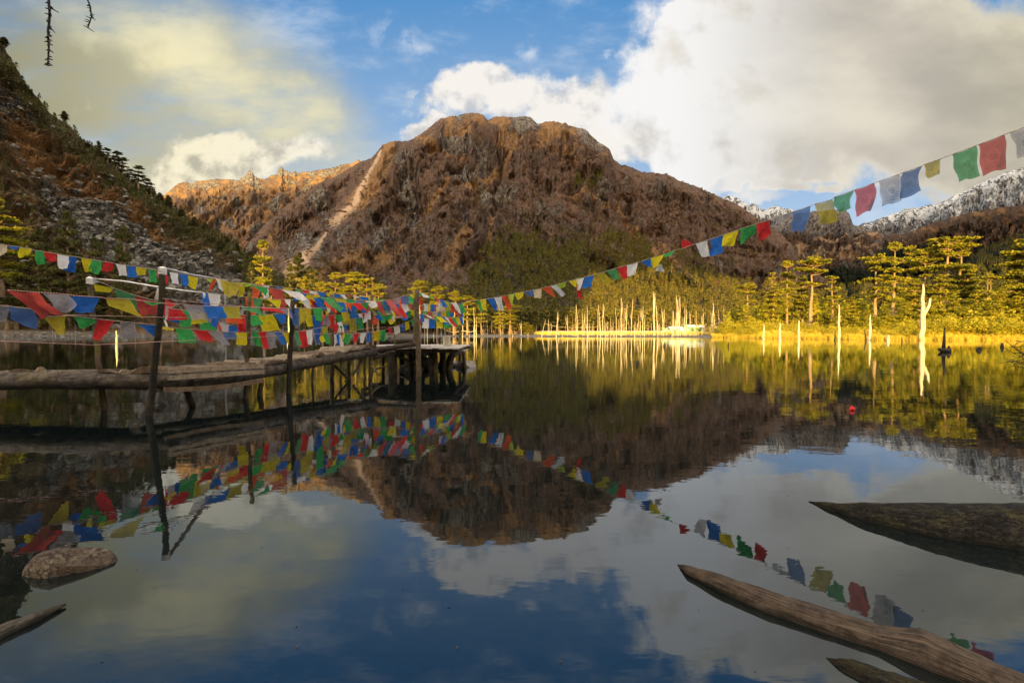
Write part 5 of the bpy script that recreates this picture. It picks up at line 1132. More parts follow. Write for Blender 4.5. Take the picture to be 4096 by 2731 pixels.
A_ = [(1,'c',(-60,225),(95,255),(-60,385),(60,375)),(1,'b',(95,255),(250,278),(140,300),(215,308)),(1,'y',(250,280),(390,300),(225,415),(380,370)),(1,'g',(437,318),(555,335),(443,492),(570,498)),(1,'r',(555,335),(712,360),(590,450),(728,460)),(1,'w',(718,365),(862,388),(740,552),(855,545)),
 (1,'b',(862,388),(968,403),(815,572),(920,595)),(1,'y',(1020,412),(1147,430),(1050,585),(1152,585)),(1,'g',(1152,432),(1275,455),(1110,590),(1240,625)),(1,'r',(1280,455),(1415,475),(1278,580),(1395,580)),(1,'w',(1455,488),(1578,502),(1500,635),(1585,635)),(1,'b',(1590,505),(1705,520),(1605,660),(1720,655)),
 (1,'y',(1705,522),(1840,545),(1690,640),(1810,620)),(1,'g',(1862,548),(1960,562),(1875,715),(1950,717)),(1,'r',(1962,562),(2085,580),(1995,700),(2115,755)),(2,'w',(248,278),(355,288),(285,420),(348,428)),(2,'b',(362,290),(475,315),(415,455),(478,460)),(2,'y',(480,320),(600,345),(460,435),(572,505)),
 (2,'l',(695,362),(795,362),(740,400),(780,400)),(2,'o',(800,350),(830,352),(725,500),(770,525)),(2,'w',(825,350),(875,360),(860,470),(915,525)),(2,'c',(870,360),(975,372),(880,470),(915,525)),(2,'Y',(880,368),(1000,395),(935,560),(1000,600)),(2,'Y',(985,395),(1185,410),(985,600),(1060,560)),(2,'y',(1130,450),(1180,450),(1092,590),(1165,585)),
 (2,'l',(1170,405),(1290,425),(1190,460),(1235,460)),(2,'o',(1295,425),(1425,440),(1285,600),(1335,600)),(2,'w',(1425,440),(1498,445),(1425,600),(1492,612)),(2,'b',(1575,455),(1655,468),(1600,495),(1650,490)),(2,'y',(1665,468),(1785,482),(1740,560),(1780,605)),(2,'g',(1815,488),(1905,500),(1830,515),(1900,530)),(2,'r',(1905,500),(1995,510),(1930,535),(1995,545)),
 (2,'w',(2000,510),(2100,520),(2010,545),(2090,560)),(2,'b',(2105,522),(2195,535),(2120,585),(2195,590)),(3,'y',(333,378),(432,388),(340,420),(425,430)),(3,'b',(430,388),(520,402),(435,440),(510,440)),(3,'w',(500,400),(560,402),(560,455),(595,455)),
 (3,'r',(605,405),(660,412),(615,425),(655,425)),(3,'w',(660,415),(740,425),(670,440),(735,445)),(3,'b',(742,425),(860,440),(760,470),(855,472)),(3,'y',(855,435),(940,445),(870,475),(930,475)),(3,'g',(930,450),(1080,465),(950,475),(1060,472))]
flag_string('long top string of small flags from the left edge past the wrapped black post', [(-50, 8.8), (640, 10.2), (860, 11.2), (1240, 13), (1545, 14.6)], A_, seed=1)
flag_string('string of mixed flags sloping down from the cloth-wrapped far post to the walkway', [(360, 7.85), (640, 8.2), (990, 9.3)],
 [(1,'w',(1165,660),(1262,715),(1170,755),(1205,722)),(1,'y',(1170,735),(1425,790),(1210,835),(1380,845)),(1,'G',(1430,788),(1690,880),(1480,960),(1730,1060)),(1,'R',(1690,880),(1985,960),(1760,1125),(1985,1130)),(2,'r',(155,602),(345,675),(160,870),(260,700)),(2,'w',(200,690),(280,720),(190,860),(310,900)),(2,'b',(275,720),(400,745),(240,875),(445,965)),
  (2,'y',(400,752),(520,780),(480,930),(665,925)),(2,'g',(590,835),(775,878),(640,1000),(830,1005)),(2,'o',(775,878),(865,890),(870,1000),(905,1090)),(2,'w',(865,905),(995,935),(830,1015),(975,1025)),(2,'b',(995,940),(1118,968),(985,1025),(1100,1030)),(2,'y',(1118,970),(1222,980),(1085,1190),(1210,1205))], seed=2)
flag_string('striped cord with large wind-blown gauze flags in front, red first at the left edge', [(0, 6.4), (640, 7.0), (1165, 9.6), (1300, 10.6)],
 [(1,'R',(90,815),(490,845),(560,1170),(740,1110)),(1,'s',(490,845),(850,868),(700,1108),(915,1085)),(1,'b',(905,885),(1255,905),(920,1100),(1190,1095)),(1,'Y',(1325,920),(1620,925),(1350,1005),(1780,1165)),(1,'g',(1780,950),(2030,980),(1900,1010),(1950,1000)),
  (2,'s',(410,680),(655,700),(525,870),(775,878)),(2,'b',(655,705),(905,705),(740,850),(970,852)),(2,'v',(908,705),(1130,712),(950,855),(1145,860)),(2,'G',(1135,715),(1360,725),(1260,770),(1445,840)),(2,'r',(1360,722),(1580,732),(1420,752),(1700,790)),(2,'s',(1585,735),(1740,740),(1690,800),(1800,870)),(2,'B',(1740,730),(1880,732),(1790,930),(1870,965)),
  (2,'Y',(1880,728),(2025,730),(1860,955),(2000,830)),(2,'g',(2040,725),(2165,725),(2085,885),(2160,890))], cmat=M_stripe, seed=3)
flag_string('string of hanging flags from the end of the white scarf to the second jetty post', [(800, 8.6), (1165, 10.2), (1200, 10.3)],
 [(2,'b',(650,530),(722,533),(670,705),(765,700)),(2,'w',(720,535),(885,555),(765,700),(868,702)),(2,'o',(1190,588),(1280,600),(1270,845),(1357,858)),(2,'G',(1280,605),(1420,615),(1290,720),(1380,715)),(2,'y',(1455,615),(1640,620),(1590,725),(1612,730)),(2,'w',(1685,615),(1800,625),(1760,720),(1845,725))], seed=4)
flag_string('string with a wide red and a long green flag below the tall golden fir', [(1000, 10), (1300, 11)],
 [(2,'g',(1245,425),(1470,468),(1440,560),(1458,590)),(2,'R',(1460,470),(1650,490),(1620,745),(1715,742)),(2,'w',(1640,490),(1860,520),(1870,640),(1990,625)),(2,'b',(1810,520),(1990,545),(1790,640),(1840,640)),(2,'y',(1970,555),(2130,570),(1850,660),(2000,700)),(2,'b',(2110,610),(2195,600),(2050,700),(2170,760)),(3,'G',(250,425),(400,432),(480,620),(565,580)),(3,'b',(170,440),(250,430),(230,560),(330,600))], seed=5)
flag_string('lowest flag string on the left, hanging close above the walkway', [(0, 6.5), (640, 7.15), (1165, 9.7), (1245, 10.2)],
 [(1,'s',(-60,1000),(115,1015),(-60,1220),(100,1210)),(1,'B',(105,1018),(410,1055),(125,1190),(475,1320)),(1,'Y',(545,1165),(835,1120),(750,1385),(800,1370)),(1,'g',(890,1135),(1160,1170),(1010,1305),(1165,1250)),(1,'r',(1215,1178),(1430,1200),(1170,1440),(1250,1455)),(1,'s',(1515,1212),(1690,1235),(1510,1415),(1745,1410)),(1,'b',(1735,1240),(1960,1255),(1890,1385),(1960,1400)),
  (2,'y',(150,960),(305,985),(150,990),(290,1005)),(2,'g',(310,980),(520,990),(372,1165),(588,1160)),(2,'r',(525,995),(715,1010),(635,1130),(800,1155)),(2,'s',(720,1012),(900,1025),(930,1190),(990,1190)),(2,'B',(900,1025),(1060,1035),(950,1140),(1100,1090)),(2,'y',(1075,1035),(1215,1035),(1080,1180),(1205,1190)),(2,'g',(1270,1000),(1355,1010),(1290,1170),(1415,1222)),
  (2,'r',(1350,1015),(1455,1018),(1430,1235),(1480,1240)),(2,'s',(1455,1025),(1560,1035),(1485,1240),(1590,1225)),(2,'b',(1560,1032),(1660,1035),(1650,1180),(1712,1192)),(2,'y',(1660,1035),(1760,1035),(1710,1150),(1745,1195)),
  (2,'G',(1800,1025),(1860,1020),(1850,1200),(1905,1200)),(2,'r',(1860,1018),(1950,1010),(1890,1225),(1990,1210)),(2,'w',(1950,1005),(2040,992),(1990,1190),(2035,1190))],
 cord=[(1,(-60,1000)),(1,(410,1055)),(1,(545,1150)),(1,(890,1138)),(1,(1430,1200)),(1,(1960,1252)),(2,(150,960)),(2,(520,990)),(2,(900,1025)),(2,(1215,1035)),(2,(1455,1020)),(2,(1760,1035)),(2,(1950,1008)),(2,(2040,990))], seed=6)
flag_string('low string of neat flags climbing between the second and third jetty posts', [(1160, 9.9), (1500, 12.6)],
 [(2,'s',(2035,992),(2090,982),(2080,1190),(2130,1185)),(2,'b',(2060,985),(2140,970),(2110,1170),(2130,1180)),(3,'b',(165,832),(250,815),(200,1010),(238,1020)),(3,'v',(265,812),(355,795),(290,900),(350,880)),(3,'y',(230,930),(310,900),(265,1005),(340,985)),(3,'g',(275,870),(345,865),(330,1020),(380,1022)),(3,'r',(415,775),(470,757),(430,880),(475,860)),(3,'w',(465,757),(520,738),(490,800),(530,790)),
  (3,'w',(425,900),(465,895),(428,1055),(465,1000)),(3,'b',(450,897),(490,897),(470,1045),(500,1040)),(3,'y',(535,895),(570,892),(535,975),(550,970)),(3,'g',(565,895),(655,893),(552,1010),(610,1025)),(3,'r',(670,890),(745,885),(675,1000),(705,1012)),(3,'w',(760,882),(832,878),(752,1008),(790,1010)),(3,'b',(837,875),(880,873),(830,1000),(875,1005)),(3,'y',(925,860),(998,852),(918,978),(995,978)),(3,'g',(1003,845),(1073,840),(1015,990),(1070,985))],
 cord=[(2,(2035,992)),(3,(165,832)),(3,(355,795)),(3,(450,880)),(3,(655,892)),(3,(880,873)),(3,(1073,840)),(3,(1100,828))], seed=7)
flag_string('short string of five small flags rising to the tall platform post', [(1540, 13.1), (1670, 13.6)],
 [(3,'r',(1100,828),(1158,812),(1140,895),(1162,895)),(3,'w',(1175,805),(1240,788),(1182,905),(1258,880)),(3,'b',(1250,785),(1308,760),(1290,875),(1312,850)),(3,'y',(1318,748),(1368,735),(1320,848),(1378,835)),(3,'g',(1380,728),(1428,705),(1410,790),(1430,780))], seed=8)
flag_string('three printed flags hanging straight below the crowded middle rows, blue yellow green', [(1360, 12.4), (1460, 12.6)],
 [(3,'b',(545,735),(600,733),(545,838),(600,838)),(3,'v',(620,705),(705,700),(628,880),(712,868)),(3,'g',(705,698),(780,685),(728,850),(798,845))], seed=9)
flag_string('crowded main row of overlapping flags from the second post up to the platform post', [(1200, 11.4), (1500, 12.7), (1670, 13.5)],
 [(3,'Y',(450,448),(578,455),(560,730),(622,728)),(3,'g',(578,458),(690,470),(600,530),(690,525)),(3,'b',(590,530),(715,545),(640,665),(715,665)),(3,'y',(685,468),(790,468),(700,500),(770,500)),(3,'b',(690,470),(795,475),(760,610),(830,640)),(3,'R',(790,475),(850,485),(830,660),(875,600)),(3,'w',(815,478),(945,480),(895,580),(978,550)),(3,'v',(830,490),(900,560),(930,650),(990,675)),
  (3,'R',(935,490),(1010,488),(1025,655),(1095,670)),(3,'G',(1000,480),(1060,478),(1085,600),(1110,610)),(3,'B',(1040,478),(1078,475),(1100,650),(1148,640)),(3,'R',(1075,470),(1160,465),(1200,665),(1300,668)),(3,'s',(1165,460),(1250,440),(1200,530),(1245,520)),(3,'B',(1250,430),(1360,410),(1265,510),(1362,535)),(3,'b',(1155,468),(1195,460),(1225,575),(1255,560)),
  (3,'r',(1205,570),(1280,560),(1305,698),(1352,690)),(3,'w',(1268,520),(1340,505),(1300,640),(1385,600)),(3,'g',(1340,590),(1378,585),(1345,692),(1398,690)),(3,'y',(1380,590),(1480,605),(1395,665),(1502,700)),(3,'y',(1360,403),(1455,390),(1410,440),(1490,478)),(3,'o',(1450,400),(1520,425),(1490,548),(1557,510)),
  (3,'w',(810,610),(885,605),(805,712),(885,714)),(3,'b',(915,640),(955,600),(960,710),(1050,722)),(3,'g',(1050,665),(1165,640),(1060,722),(1160,712)),(3,'r',(780,640),(812,620),(790,700),(805,745)),(3,'c',(1180,670),(1280,665),(1190,700),(1290,698)),(3,'w',(1150,670),(1180,668),(1145,740),(1180,735))],
 cord=[(3,(400,432)),(3,(450,448)),(3,(578,455)),(3,(700,470)),(3,(850,480)),(3,(1010,486)),(3,(1160,462)),(3,(1260,432)),(3,(1360,405)),(3,(1455,385))], seed=10)
flag_string('middle row of green yellow and red flags on a tight cord behind the second post', [(1200, 10.6), (1390, 12.6)],
 [(3,'Y',(0,570),(140,565),(0,690),(145,690)),(3,'g',(165,570),(285,568),(215,730),(288,735)),(3,'y',(320,610),(360,612),(325,650),(355,660)),(3,'r',(365,560),(425,560),(420,630),(482,635)),(3,'r',(500,590),(550,595),(550,640),(568,725)),(3,'o',(285,640),(318,655),(258,800),(280,780)),(3,'w',(330,560),(380,560),(350,640),(380,620))],
 cord=[(3,(0,570)),(3,(140,566)),(3,(285,568)),(3,(550,565))], seed=11)
PD = [(1660, 13.6), (1850, 15.8), (1860, 16)]
flag_string('top string sweeping from the platform post down to its far corner, ending in green', PD,
 [(3,'g',(1470,380),(1520,380),(1500,420),(1540,425)),(3,'w',(1505,375),(1600,410),(1550,440),(1620,440)),(3,'l',(1590,408),(1690,440),(1560,425),(1690,472)),(3,'r',(1690,440),(1760,460),(1720,490),(1745,520)),(3,'w',(1735,470),(1765,470),(1740,555),(1775,560)),(3,'b',(1755,460),(1805,475),(1800,565),(1852,552)),(3,'v',(1800,478),(1860,490),(1828,600),(1898,598)),(3,'g',(1850,488),(1890,500),(1870,570),(1900,590)),
  (3,'r',(1880,515),(1905,500),(1890,590),(1940,570)),(3,'R',(1890,560),(1960,520),(1975,668),(2020,665)),(3,'w',(1895,500),(1965,505),(1960,600),(2025,650)),(3,'g',(1980,525),(2035,518),(2030,640),(2077,632)),(3,'b',(1990,560),(2030,570),(2030,680),(2055,682)),(3,'b',(2000,512),(2038,505),(2005,530),(2035,530))], seed=12)
flag_string('back string of close straight-hanging flags at the rear of the platform', [(1630, 16.6), (1860, 17.2)],
 [(3,'y',(1365,485),(1450,490),(1380,512),(1440,515)),(3,'b',(1400,512),(1450,500),(1400,545),(1430,540)),(3,'r',(1380,520),(1420,530),(1390,585),(1415,590)),(3,'y',(1425,505),(1455,508),(1425,595),(1452,598)),(3,'g',(1535,515),(1555,515),(1540,612),(1555,612)),(3,'w',(1552,517),(1600,520),(1552,612),(1600,612)),(3,'y',(1600,520),(1630,522),(1600,612),(1628,612)),(3,'b',(1640,525),(1692,528),(1640,612),(1688,612)),(3,'r',(1690,528),(1708,528),(1690,612),(1705,612)),
  (3,'c',(1710,528),(1830,535),(1720,612),(1830,606)),(3,'r',(1500,545),(1535,548),(1508,600),(1535,605)),(3,'r',(1835,535),(1905,540),(1880,620),(1925,620))], seed=13, wind=.03)
flag_string('short upper string of small pale printed flags across the platform', PD,
 [(3,'g',(1540,612),(1590,617),(1545,637),(1590,640)),(3,'R',(1595,617),(1660,620),(1600,652),(1655,655)),(3,'s',(1660,618),(1720,620),(1660,662),(1720,665)),(3,'B',(1720,620),(1770,618),(1720,672),(1768,675)),(3,'Y',(1770,615),(1835,610),(1775,675),(1830,675)),(3,'g',(1838,606),(1880,600),(1845,680),(1877,680)),(3,'b',(1870,635),(1930,625),(1880,675),(1930,680))],
 cord=[(3,(1475,605)),(3,(1540,612)),(3,(1720,620)),(3,(1880,600)),(3,(1960,590))], seed=14, wind=.04)
flag_string('middle string of wind-slanted flags across the platform', PD,
 [(3,'b',(1500,640),(1555,650),(1515,745),(1560,745)),(3,'w',(1545,645),(1640,668),(1640,700),(1692,708)),(3,'r',(1600,655),(1660,668),(1690,690),(1712,735)),(3,'g',(1655,665),(1712,675),(1705,740),(1742,742)),(3,'y',(1700,672),(1762,680),(1770,748),(1845,745)),(3,'b',(1750,680),(1815,685),(1800,770),(1870,778)),(3,'w',(1810,683),(1858,688),(1890,780),(1932,803)),
  (3,'r',(1850,688),(1902,690),(1930,808),(1982,796)),(3,'g',(1895,690),(1942,690),(1960,780),(1998,800)),(3,'y',(1935,685),(1992,682),(1990,780),(2035,785)),(3,'b',(1990,675),(2040,690),(2020,770),(2048,782)),(3,'r',(1500,700),(1512,702),(1500,775),(1515,778))], seed=15)
flag_string('lowest platform string with four square flags, white blue yellow green', PD,
 [(3,'w',(1530,700),(1615,703),(1530,822),(1615,825)),(3,'b',(1620,705),(1697,722),(1620,822),(1695,825)),(3,'y',(1710,735),(1790,742),(1712,825),(1790,818)),(3,'g',(1800,755),(1893,765),(1808,818),(1893,820))], seed=16, wind=.03)
LD = [(1845, 15.9), (1930, 15.2), (2311, 12.5), (2740, 10.6), (3170, 9.3), (3550, 8.3), (4096, 7.0), (4400, 6.4)]
BF = [(5,'g',(155,655),(185,652),(190,775),(215,770)),(5,'y',(182,648),(245,642),(215,752),(250,765)),(5,'b',(250,636),(325,630),(335,760),(365,765)),(5,'w',(330,628),(405,618),(388,762),(430,760)),(5,'o',(405,612),(485,600),(470,750),(515,740)),(5,'l',(480,598),(545,590),(512,700),(527,710)),(5,'y',(545,582),(640,568),(575,660),(635,615)),(5,'B',(640,565),(735,550),(695,612),(738,612)),
 (5,'c',(735,548),(825,532),(750,630),(822,632)),(5,'o',(825,528),(918,508),(945,610),(988,633)),(5,'w',(920,505),(985,490),(1030,620),(1076,600)),(5,'l',(980,492),(1080,465),(1020,535),(1075,510)),(5,'y',(1110,458),(1195,435),(1165,510),(1188,522)),(5,'w',(1190,432),(1270,418),(1195,548),(1225,552)),(5,'r',(1188,500),(1220,480),(1212,630),(1262,647)),(5,'b',(1285,412),(1370,390),(1250,530),(1345,520)),
 (5,'Y',(1390,380),(1478,362),(1500,490),(1560,470)),(5,'G',(1500,350),(1608,322),(1565,435),(1637,440)),(5,'r',(1620,315),(1722,290),(1690,436),(1725,425)),(5,'w',(1722,288),(1838,258),(1725,402),(1800,395)),(5,'b',(1855,255),(1975,215),(1920,290),(1988,322)),(5,'y',(1963,215),(2112,175),(1990,320),(2040,300)),(5,'w',(2040,280),(2075,275),(2015,350),(2110,355)),(5,'g',(2110,175),(2230,130),(2105,205),(2180,190)),
 (4,'r',(330,512),(455,465),(340,410),(430,440)),(4,'w',(480,458),(602,418),(548,592),(625,595)),(4,'b',(630,410),(765,365),(620,587),(755,562)),(4,'y',(770,362),(925,312),(748,483),(880,475)),(4,'g',(945,302),(1100,255),(945,470),(1098,350)),(4,'r',(1118,248),(1250,205),(1150,438),(1272,350)),(4,'s',(1310,180),(1395,155),(1320,230),(1370,258)),(4,'s',(1385,158),(1490,122),(1390,215),(1485,175)),(4,'B',(1490,122),(1682,62),(1470,327),(1610,330)),
 (4,'Y',(1720,42),(1905,-5),(1780,260),(1968,220)),(6,'G',(1160,532),(1285,490),(1195,636),(1262,600)),(6,'R',(1285,488),(1410,443),(1288,658),(1406,608)),(6,'s',(1438,433),(1570,388),(1455,594),(1580,552)),(6,'B',(1587,380),(1714,335),(1580,545),(1700,498)),(6,'Y',(1730,326),(1832,290),(1755,412),(1822,388)),(6,'G',(1905,262),(2058,206),(1945,437),(2080,395)),(6,'R',(2068,200),(2232,138),(2085,400),(2253,345)),(6,'s',(2262,128),(2420,70),(2320,290),(2460,230))]
flag_string('longest flag string, sweeping from the jetty end up to the upper right', LD, BF, seed=17,
 cord=[(3, (2030, 510)), (5, (80, 665))] + [(q[0], v) for q in BF for v in (q[2], q[3]) if q[1] and not (q[0] == 5 and q[2] in ((1188,500),(2040,280)))] , wind=.06, rc=.006)
# denser rows of overlapping flags towards the jetty end
def auto_string(label, ydep, pts, wpx, hpx, seed, slant=18):
    rg = np.random.default_rng(seed); xs = [a for a, _ in pts]; ys = [b for _, b in pts]; x = xs[0] + 4; items = []; k = seed
    while x < xs[-1] - wpx * .6:
        w = wpx * (.7 + .5 * rg.random()); h = hpx * (.65 + .6 * rg.random()); c = 'bwrgybsrgY'[k % 10] if rg.random() < .85 else 'o'; k += 1
        y0_, y1_ = np.interp(x, xs, ys), np.interp(x + w, xs, ys); s1, s2 = slant * rg.normal() + slant, slant * rg.normal() * .6 + slant
        items.append((0, c, (x, y0_), (x + w, y1_), (x + s1, y0_ + h), (x + w * (.85 + .2 * rg.random()) + s2, y1_ + h * (.8 + .3 * rg.random())))); x += w * (1.0 + .10 * rg.random())
    return flag_string(label, ydep, items, seed=seed)
auto_string('upper wind-slanted row of small flags between the second post and the platform post', [(1180, 10.4), (1660, 13.9)], [(1190, 1192), (1400, 1212), (1560, 1206), (1660, 1180)], 36, 42, 21, 14)
auto_string('row of flags behind the crowded middle rows, over the far side of the walkway', [(1180, 10.8), (1660, 14.6)], [(1215, 1262), (1400, 1258), (1650, 1232)], 34, 48, 24, 10)
auto_string('row of flags between the black post and the second post at mid height', [(650, 7.6), (1180, 10.2)], [(668, 1232), (820, 1250), (1000, 1262), (1160, 1252)], 50, 58, 27, 20)
# bare cords
def cord(label, ydep, pts, mat, r=.005):
    yx = [a for a, _ in ydep]; yy = [b for _, b in ydep]; cp = [W(*zc(z, p), float(np.interp(zc(z, p)[0], yx, yy))) for z, p in pts]
    mb = MB(); mb.tube(spin(cp, 6), r, 5); tag(mb.build('cord', mat, origin=cp[0]), label, 'cord')
cord('lowest bare striped cord just above the walkway, from the left edge to the platform post', [(0, 6.6), (640, 7.0), (1165, 9.7), (1488, 12.7), (1670, 13.4)], [(1,(-60,1452)),(1,(500,1475)),(1,(1170,1502)),(1,(1700,1480)),(2,(60,1152)),(2,(800,1120)),(2,(1230,1100)),(2,(1780,1062)),(3,(380,890)),(3,(890,820)),(3,(1450,790))], M_stripe)
cord('bare striped cord at mid height tied to the black post and the post behind it', [(0, 6.7), (640, 7.0), (990, 9.2)], [(1,(105,1068)),(1,(900,1130)),(1,(2000,1155)),(2,(110,845)),(2,(650,848)),(2,(1240,850))], M_stripe)
cord('thin pale cord from the platform post to the far platform corner', [(1670, 13.5), (1840, 16.9)], [(3,(1470,790)),(3,(1650,812)),(3,(2000,822))], M_cord)
cord('upper bare striped cord running from the black post behind the blue flag', [(640, 7.05), (1165, 9.8)], [(2,(160,608)),(2,(640,662)),(2,(1240,715)),(2,(1780,735))], M_stripe)
for lab, Y, pts in (('pale rope strung between the drowned trunks past the platform', 116, [(1784,1323),(1815,1330),(1850,1323),(1880,1328),(1905,1322)]), ('pale rope sagging between trunks in the dead tree stand', 126, [(2235,1325),(2265,1333),(2305,1344)]), ('thin wire slung above the drowned stand', 126, [(2180,1295),(2230,1307),(2300,1310),(2400,1308)])):
    mb = MB(); mb.tube(spin([W(a, b, Y) for a, b in pts], 4), .06 if 'wire' not in lab else .03, 5, .2); tag(mb.build('rope', W_dead, origin=W(*pts[0], Y)), lab, 'rope')
# white scarves
def scarf(label, pts, wmid, seed):
    mb = MB(); p = spin(pts, 7); n = len(p); mb.tube(p, [.012 + wmid * math.sin(math.pi * i / (n - 1)) ** .7 for i in range(n)], 10, .18, seed, flat=.5); tag(mb.build('white_scarf', M_white, origin=pts[0]), label, 'scarf')
scarf('twisted white scarf stretched from the wrapped top of the black post', [W(655, 1072, 7.15), W(700, 1084, 7.8), W(770, 1100, 9.2), W(862, 1113, 11.1)], .032, 1)
scarf('long white scarf stretched from the far wrapped post behind the black post', [W(370, 1114, 7.85), W(500, 1126, 7.9), W(640, 1150, 8.05), W(740, 1163, 8.3), W(812, 1170, 8.6)], .022, 2)
def tails(label, quads_, Y, seed):
    rg = np.random.default_rng(seed); mb = MB()
    for (a, b, p, q) in quads_:
        V = []; A, B, P_, Q = (W(*zc(*v), Y) for v in (a, b, p, q)); ph = rg.random() * 6; ln = (P_ - A).length
        for i in range(8):
            v = i / 7
            for k in range(6):
                u = k / 5; x = (A * (1 - u) + B * u) * (1 - v) + (P_ * (1 - u) + Q * u) * v; V.append((x + Vector((0, 1, 0)) * (math.sin(u * 8 + ph + v * 3) * .06 * ln * v + .02) + Vector((1, 0, 0)) * math.sin(v * 6 + ph) * .03 * ln)[:])
        mb.add(V, [(i * 6 + k, i * 6 + k + 1, (i + 1) * 6 + k + 1, (i + 1) * 6 + k) for i in range(7) for k in range(5)])
    tag(mb.build('white_scarf', M_white, origin=A), label, 'scarf')
tails('white scarf knotted under the long scarf, hanging beside the black post', [((1,(1965,790)),(1,(1995,785)),(1,(1925,935)),(1,(1965,940)))], 8.1, 1)
tails('white scarf tied over the cord, its two tails hanging between the second and third posts', [((3,(515,700)),(3,(528,700)),(3,(508,770)),(3,(535,775))), ((3,(510,765)),(3,(535,770)),(3,(455,895)),(3,(510,870))), ((3,(515,770)),(3,(535,775)),(3,(525,870)),(3,(557,885)))], 12.3, 2)
tails('long white scarf hanging low to the deck, left of the green flag', [((3,(485,900)),(3,(510,905)),(3,(490,1000)),(3,(540,990))), ((3,(490,1000)),(3,(540,990)),(3,(520,1088)),(3,(550,1075)))], 12.0, 3)
tails('white knotted scarf tail at the start of the blue and white hanging flags', [((2,(650,530)),(2,(685,530)),(2,(660,600)),(2,(685,600)))], 8.5, 4)
tails('small white and cream scarf below the black post left side flags', [((2,(165,875)),(2,(190,875)),(2,(190,1015)),(2,(218,1000)))], 7.3, 5)

# ---------------------------------------------------------------- foreground logs, rock, twigs
W_drift = wood_mat('bare_driftwood', (0.058, 0.041, 0.029), (0.135, 0.100, 0.074), (0.030, 0.022, 0.017), .12, 1.6, .75, .02, (.14, .12, .05), wet=True, streak=2.5)
W_bark = wood_mat('black_scaly_bark', (0.010, 0.009, 0.008), (0.060, 0.052, 0.038), (0.006, 0.006, 0.006), .45, 2.2, .7, .06, (.11, .095, .03), wet=True, plates=2.4)
def trunk_obj(name, pts, rads, mat, label, cat, seed, seg=28, rough=.02, lump=.06, flat=1.0, k=6):
    P_ = [Vector(p) for p in pts]; p = []; r = []
    for i in range(len(P_) - 1):
        for j in range(k):
            f = j / k; f2 = f * f * (3 - 2 * f) * .5 + f * .5; p.append(P_[i].lerp(P_[i + 1], f)); r.append(rads[i] * (1 - f2) + rads[i + 1] * f2)
    p.append(P_[-1]); r.append(rads[-1]); mb = MB(); mb.tube(p, r, seg, 0, seed, flat=flat); o = mb.build(name, mat, origin=P_[0])
    me = o.data; V = np.zeros(len(me.vertices) * 3, dtype=np.float32); me.vertices.foreach_get('co', V); V = V.reshape(-1, 3)
    n = np.zeros(len(V) * 3, dtype=np.float32); me.vertices.foreach_get('normal', n); n = n.reshape(-1, 3)
    s = np.arange(len(V)) // seg * 1.0; a = (np.arange(len(V)) % seg) / seg * 2 * math.pi
    d = fbm(np.cos(a) * 2 + s * .22, np.sin(a) * 2 + 7.7, 5, seed * 13, .6) * lump + fbm(np.cos(a) * 9 + s * .15, np.sin(a) * 9, 3, seed * 17) * lump * rough * 10
    V += n * (d * np.mean(rads))[:, None] * 3; me.vertices.foreach_set('co', V.ravel()); me.update(); tag(o, label, cat); return o
def G(px, py, z=0.0): return WZ(px, py, z)
# pale driftwood log, lower right: its centre line lies about at the water surface
trunk_obj('driftwood_log', [G(2706, 2258, -.01), G(2760, 2285, .012), G(2900, 2345, .012), G(3080, 2425, .0), G(3300, 2505, -.012), G(3520, 2580, -.02), G(3700, 2625, -.005), G(3850, 2690, -.01), G(4096, 2800, -.03), G(4500, 2990, -.04)],
          [.006, .028, .048, .064, .075, .080, .100, .088, .088, .10], W_drift, 'smooth bare driftwood log lying half sunk from the lower right corner', 'log', 3, 40, .03, .05)
# scorched bark trunk further out
trunk_obj('bark_log', [(u_ * y_, y_, -.004) for u_, y_ in (((3246 - 2048) / FPX * 1.0, 3.46), ((3330 - 2048) / FPX, 3.34), ((3490 - 2048) / FPX, 3.17), ((3745 - 2048) / FPX, 2.99), ((3900 - 2048) / FPX, 2.92), ((4096 - 2048) / FPX, 2.84), ((4500 - 2048) / FPX, 2.72), ((5400 - 2048) / FPX, 2.6), ((7000 - 2048) / FPX, 2.5))],
          [.005, .040, .100, .163, .19, .216, .27, .30, .32], W_bark, 'black scaly pointed trunk rising from the water at the right edge', 'log', 5, 44, .05, .04)
trunk_obj('bark_slab', [G(3270, 2632, -.015), G(3400, 2690, -.02), G(3600, 2790, -.03), G(4000, 2960, -.03)], [.008, .05, .075, .10], W_bark, 'dark bark slab floating below the driftwood log at the bottom edge', 'log', 7, 30, .05, .08, k=6)
trunk_obj('mossy_branch', [G(262, 2415, .012), G(200, 2445, .01), G(120, 2480, .012), G(40, 2515, .006), G(-60, 2565, 0), G(-300, 2680, -.01)], [.006, .016, .024, .034, .042, .055], wood_mat('mossy_branch_wood', (.07, .062, .05), (.14, .125, .10), (.035, .03, .026), .4, 2.5, .8, .02, (.10, .10, .05), wet=True), 'dark mossy branch poking in from the lower left edge', 'branch', 9, 20, .05, .06)
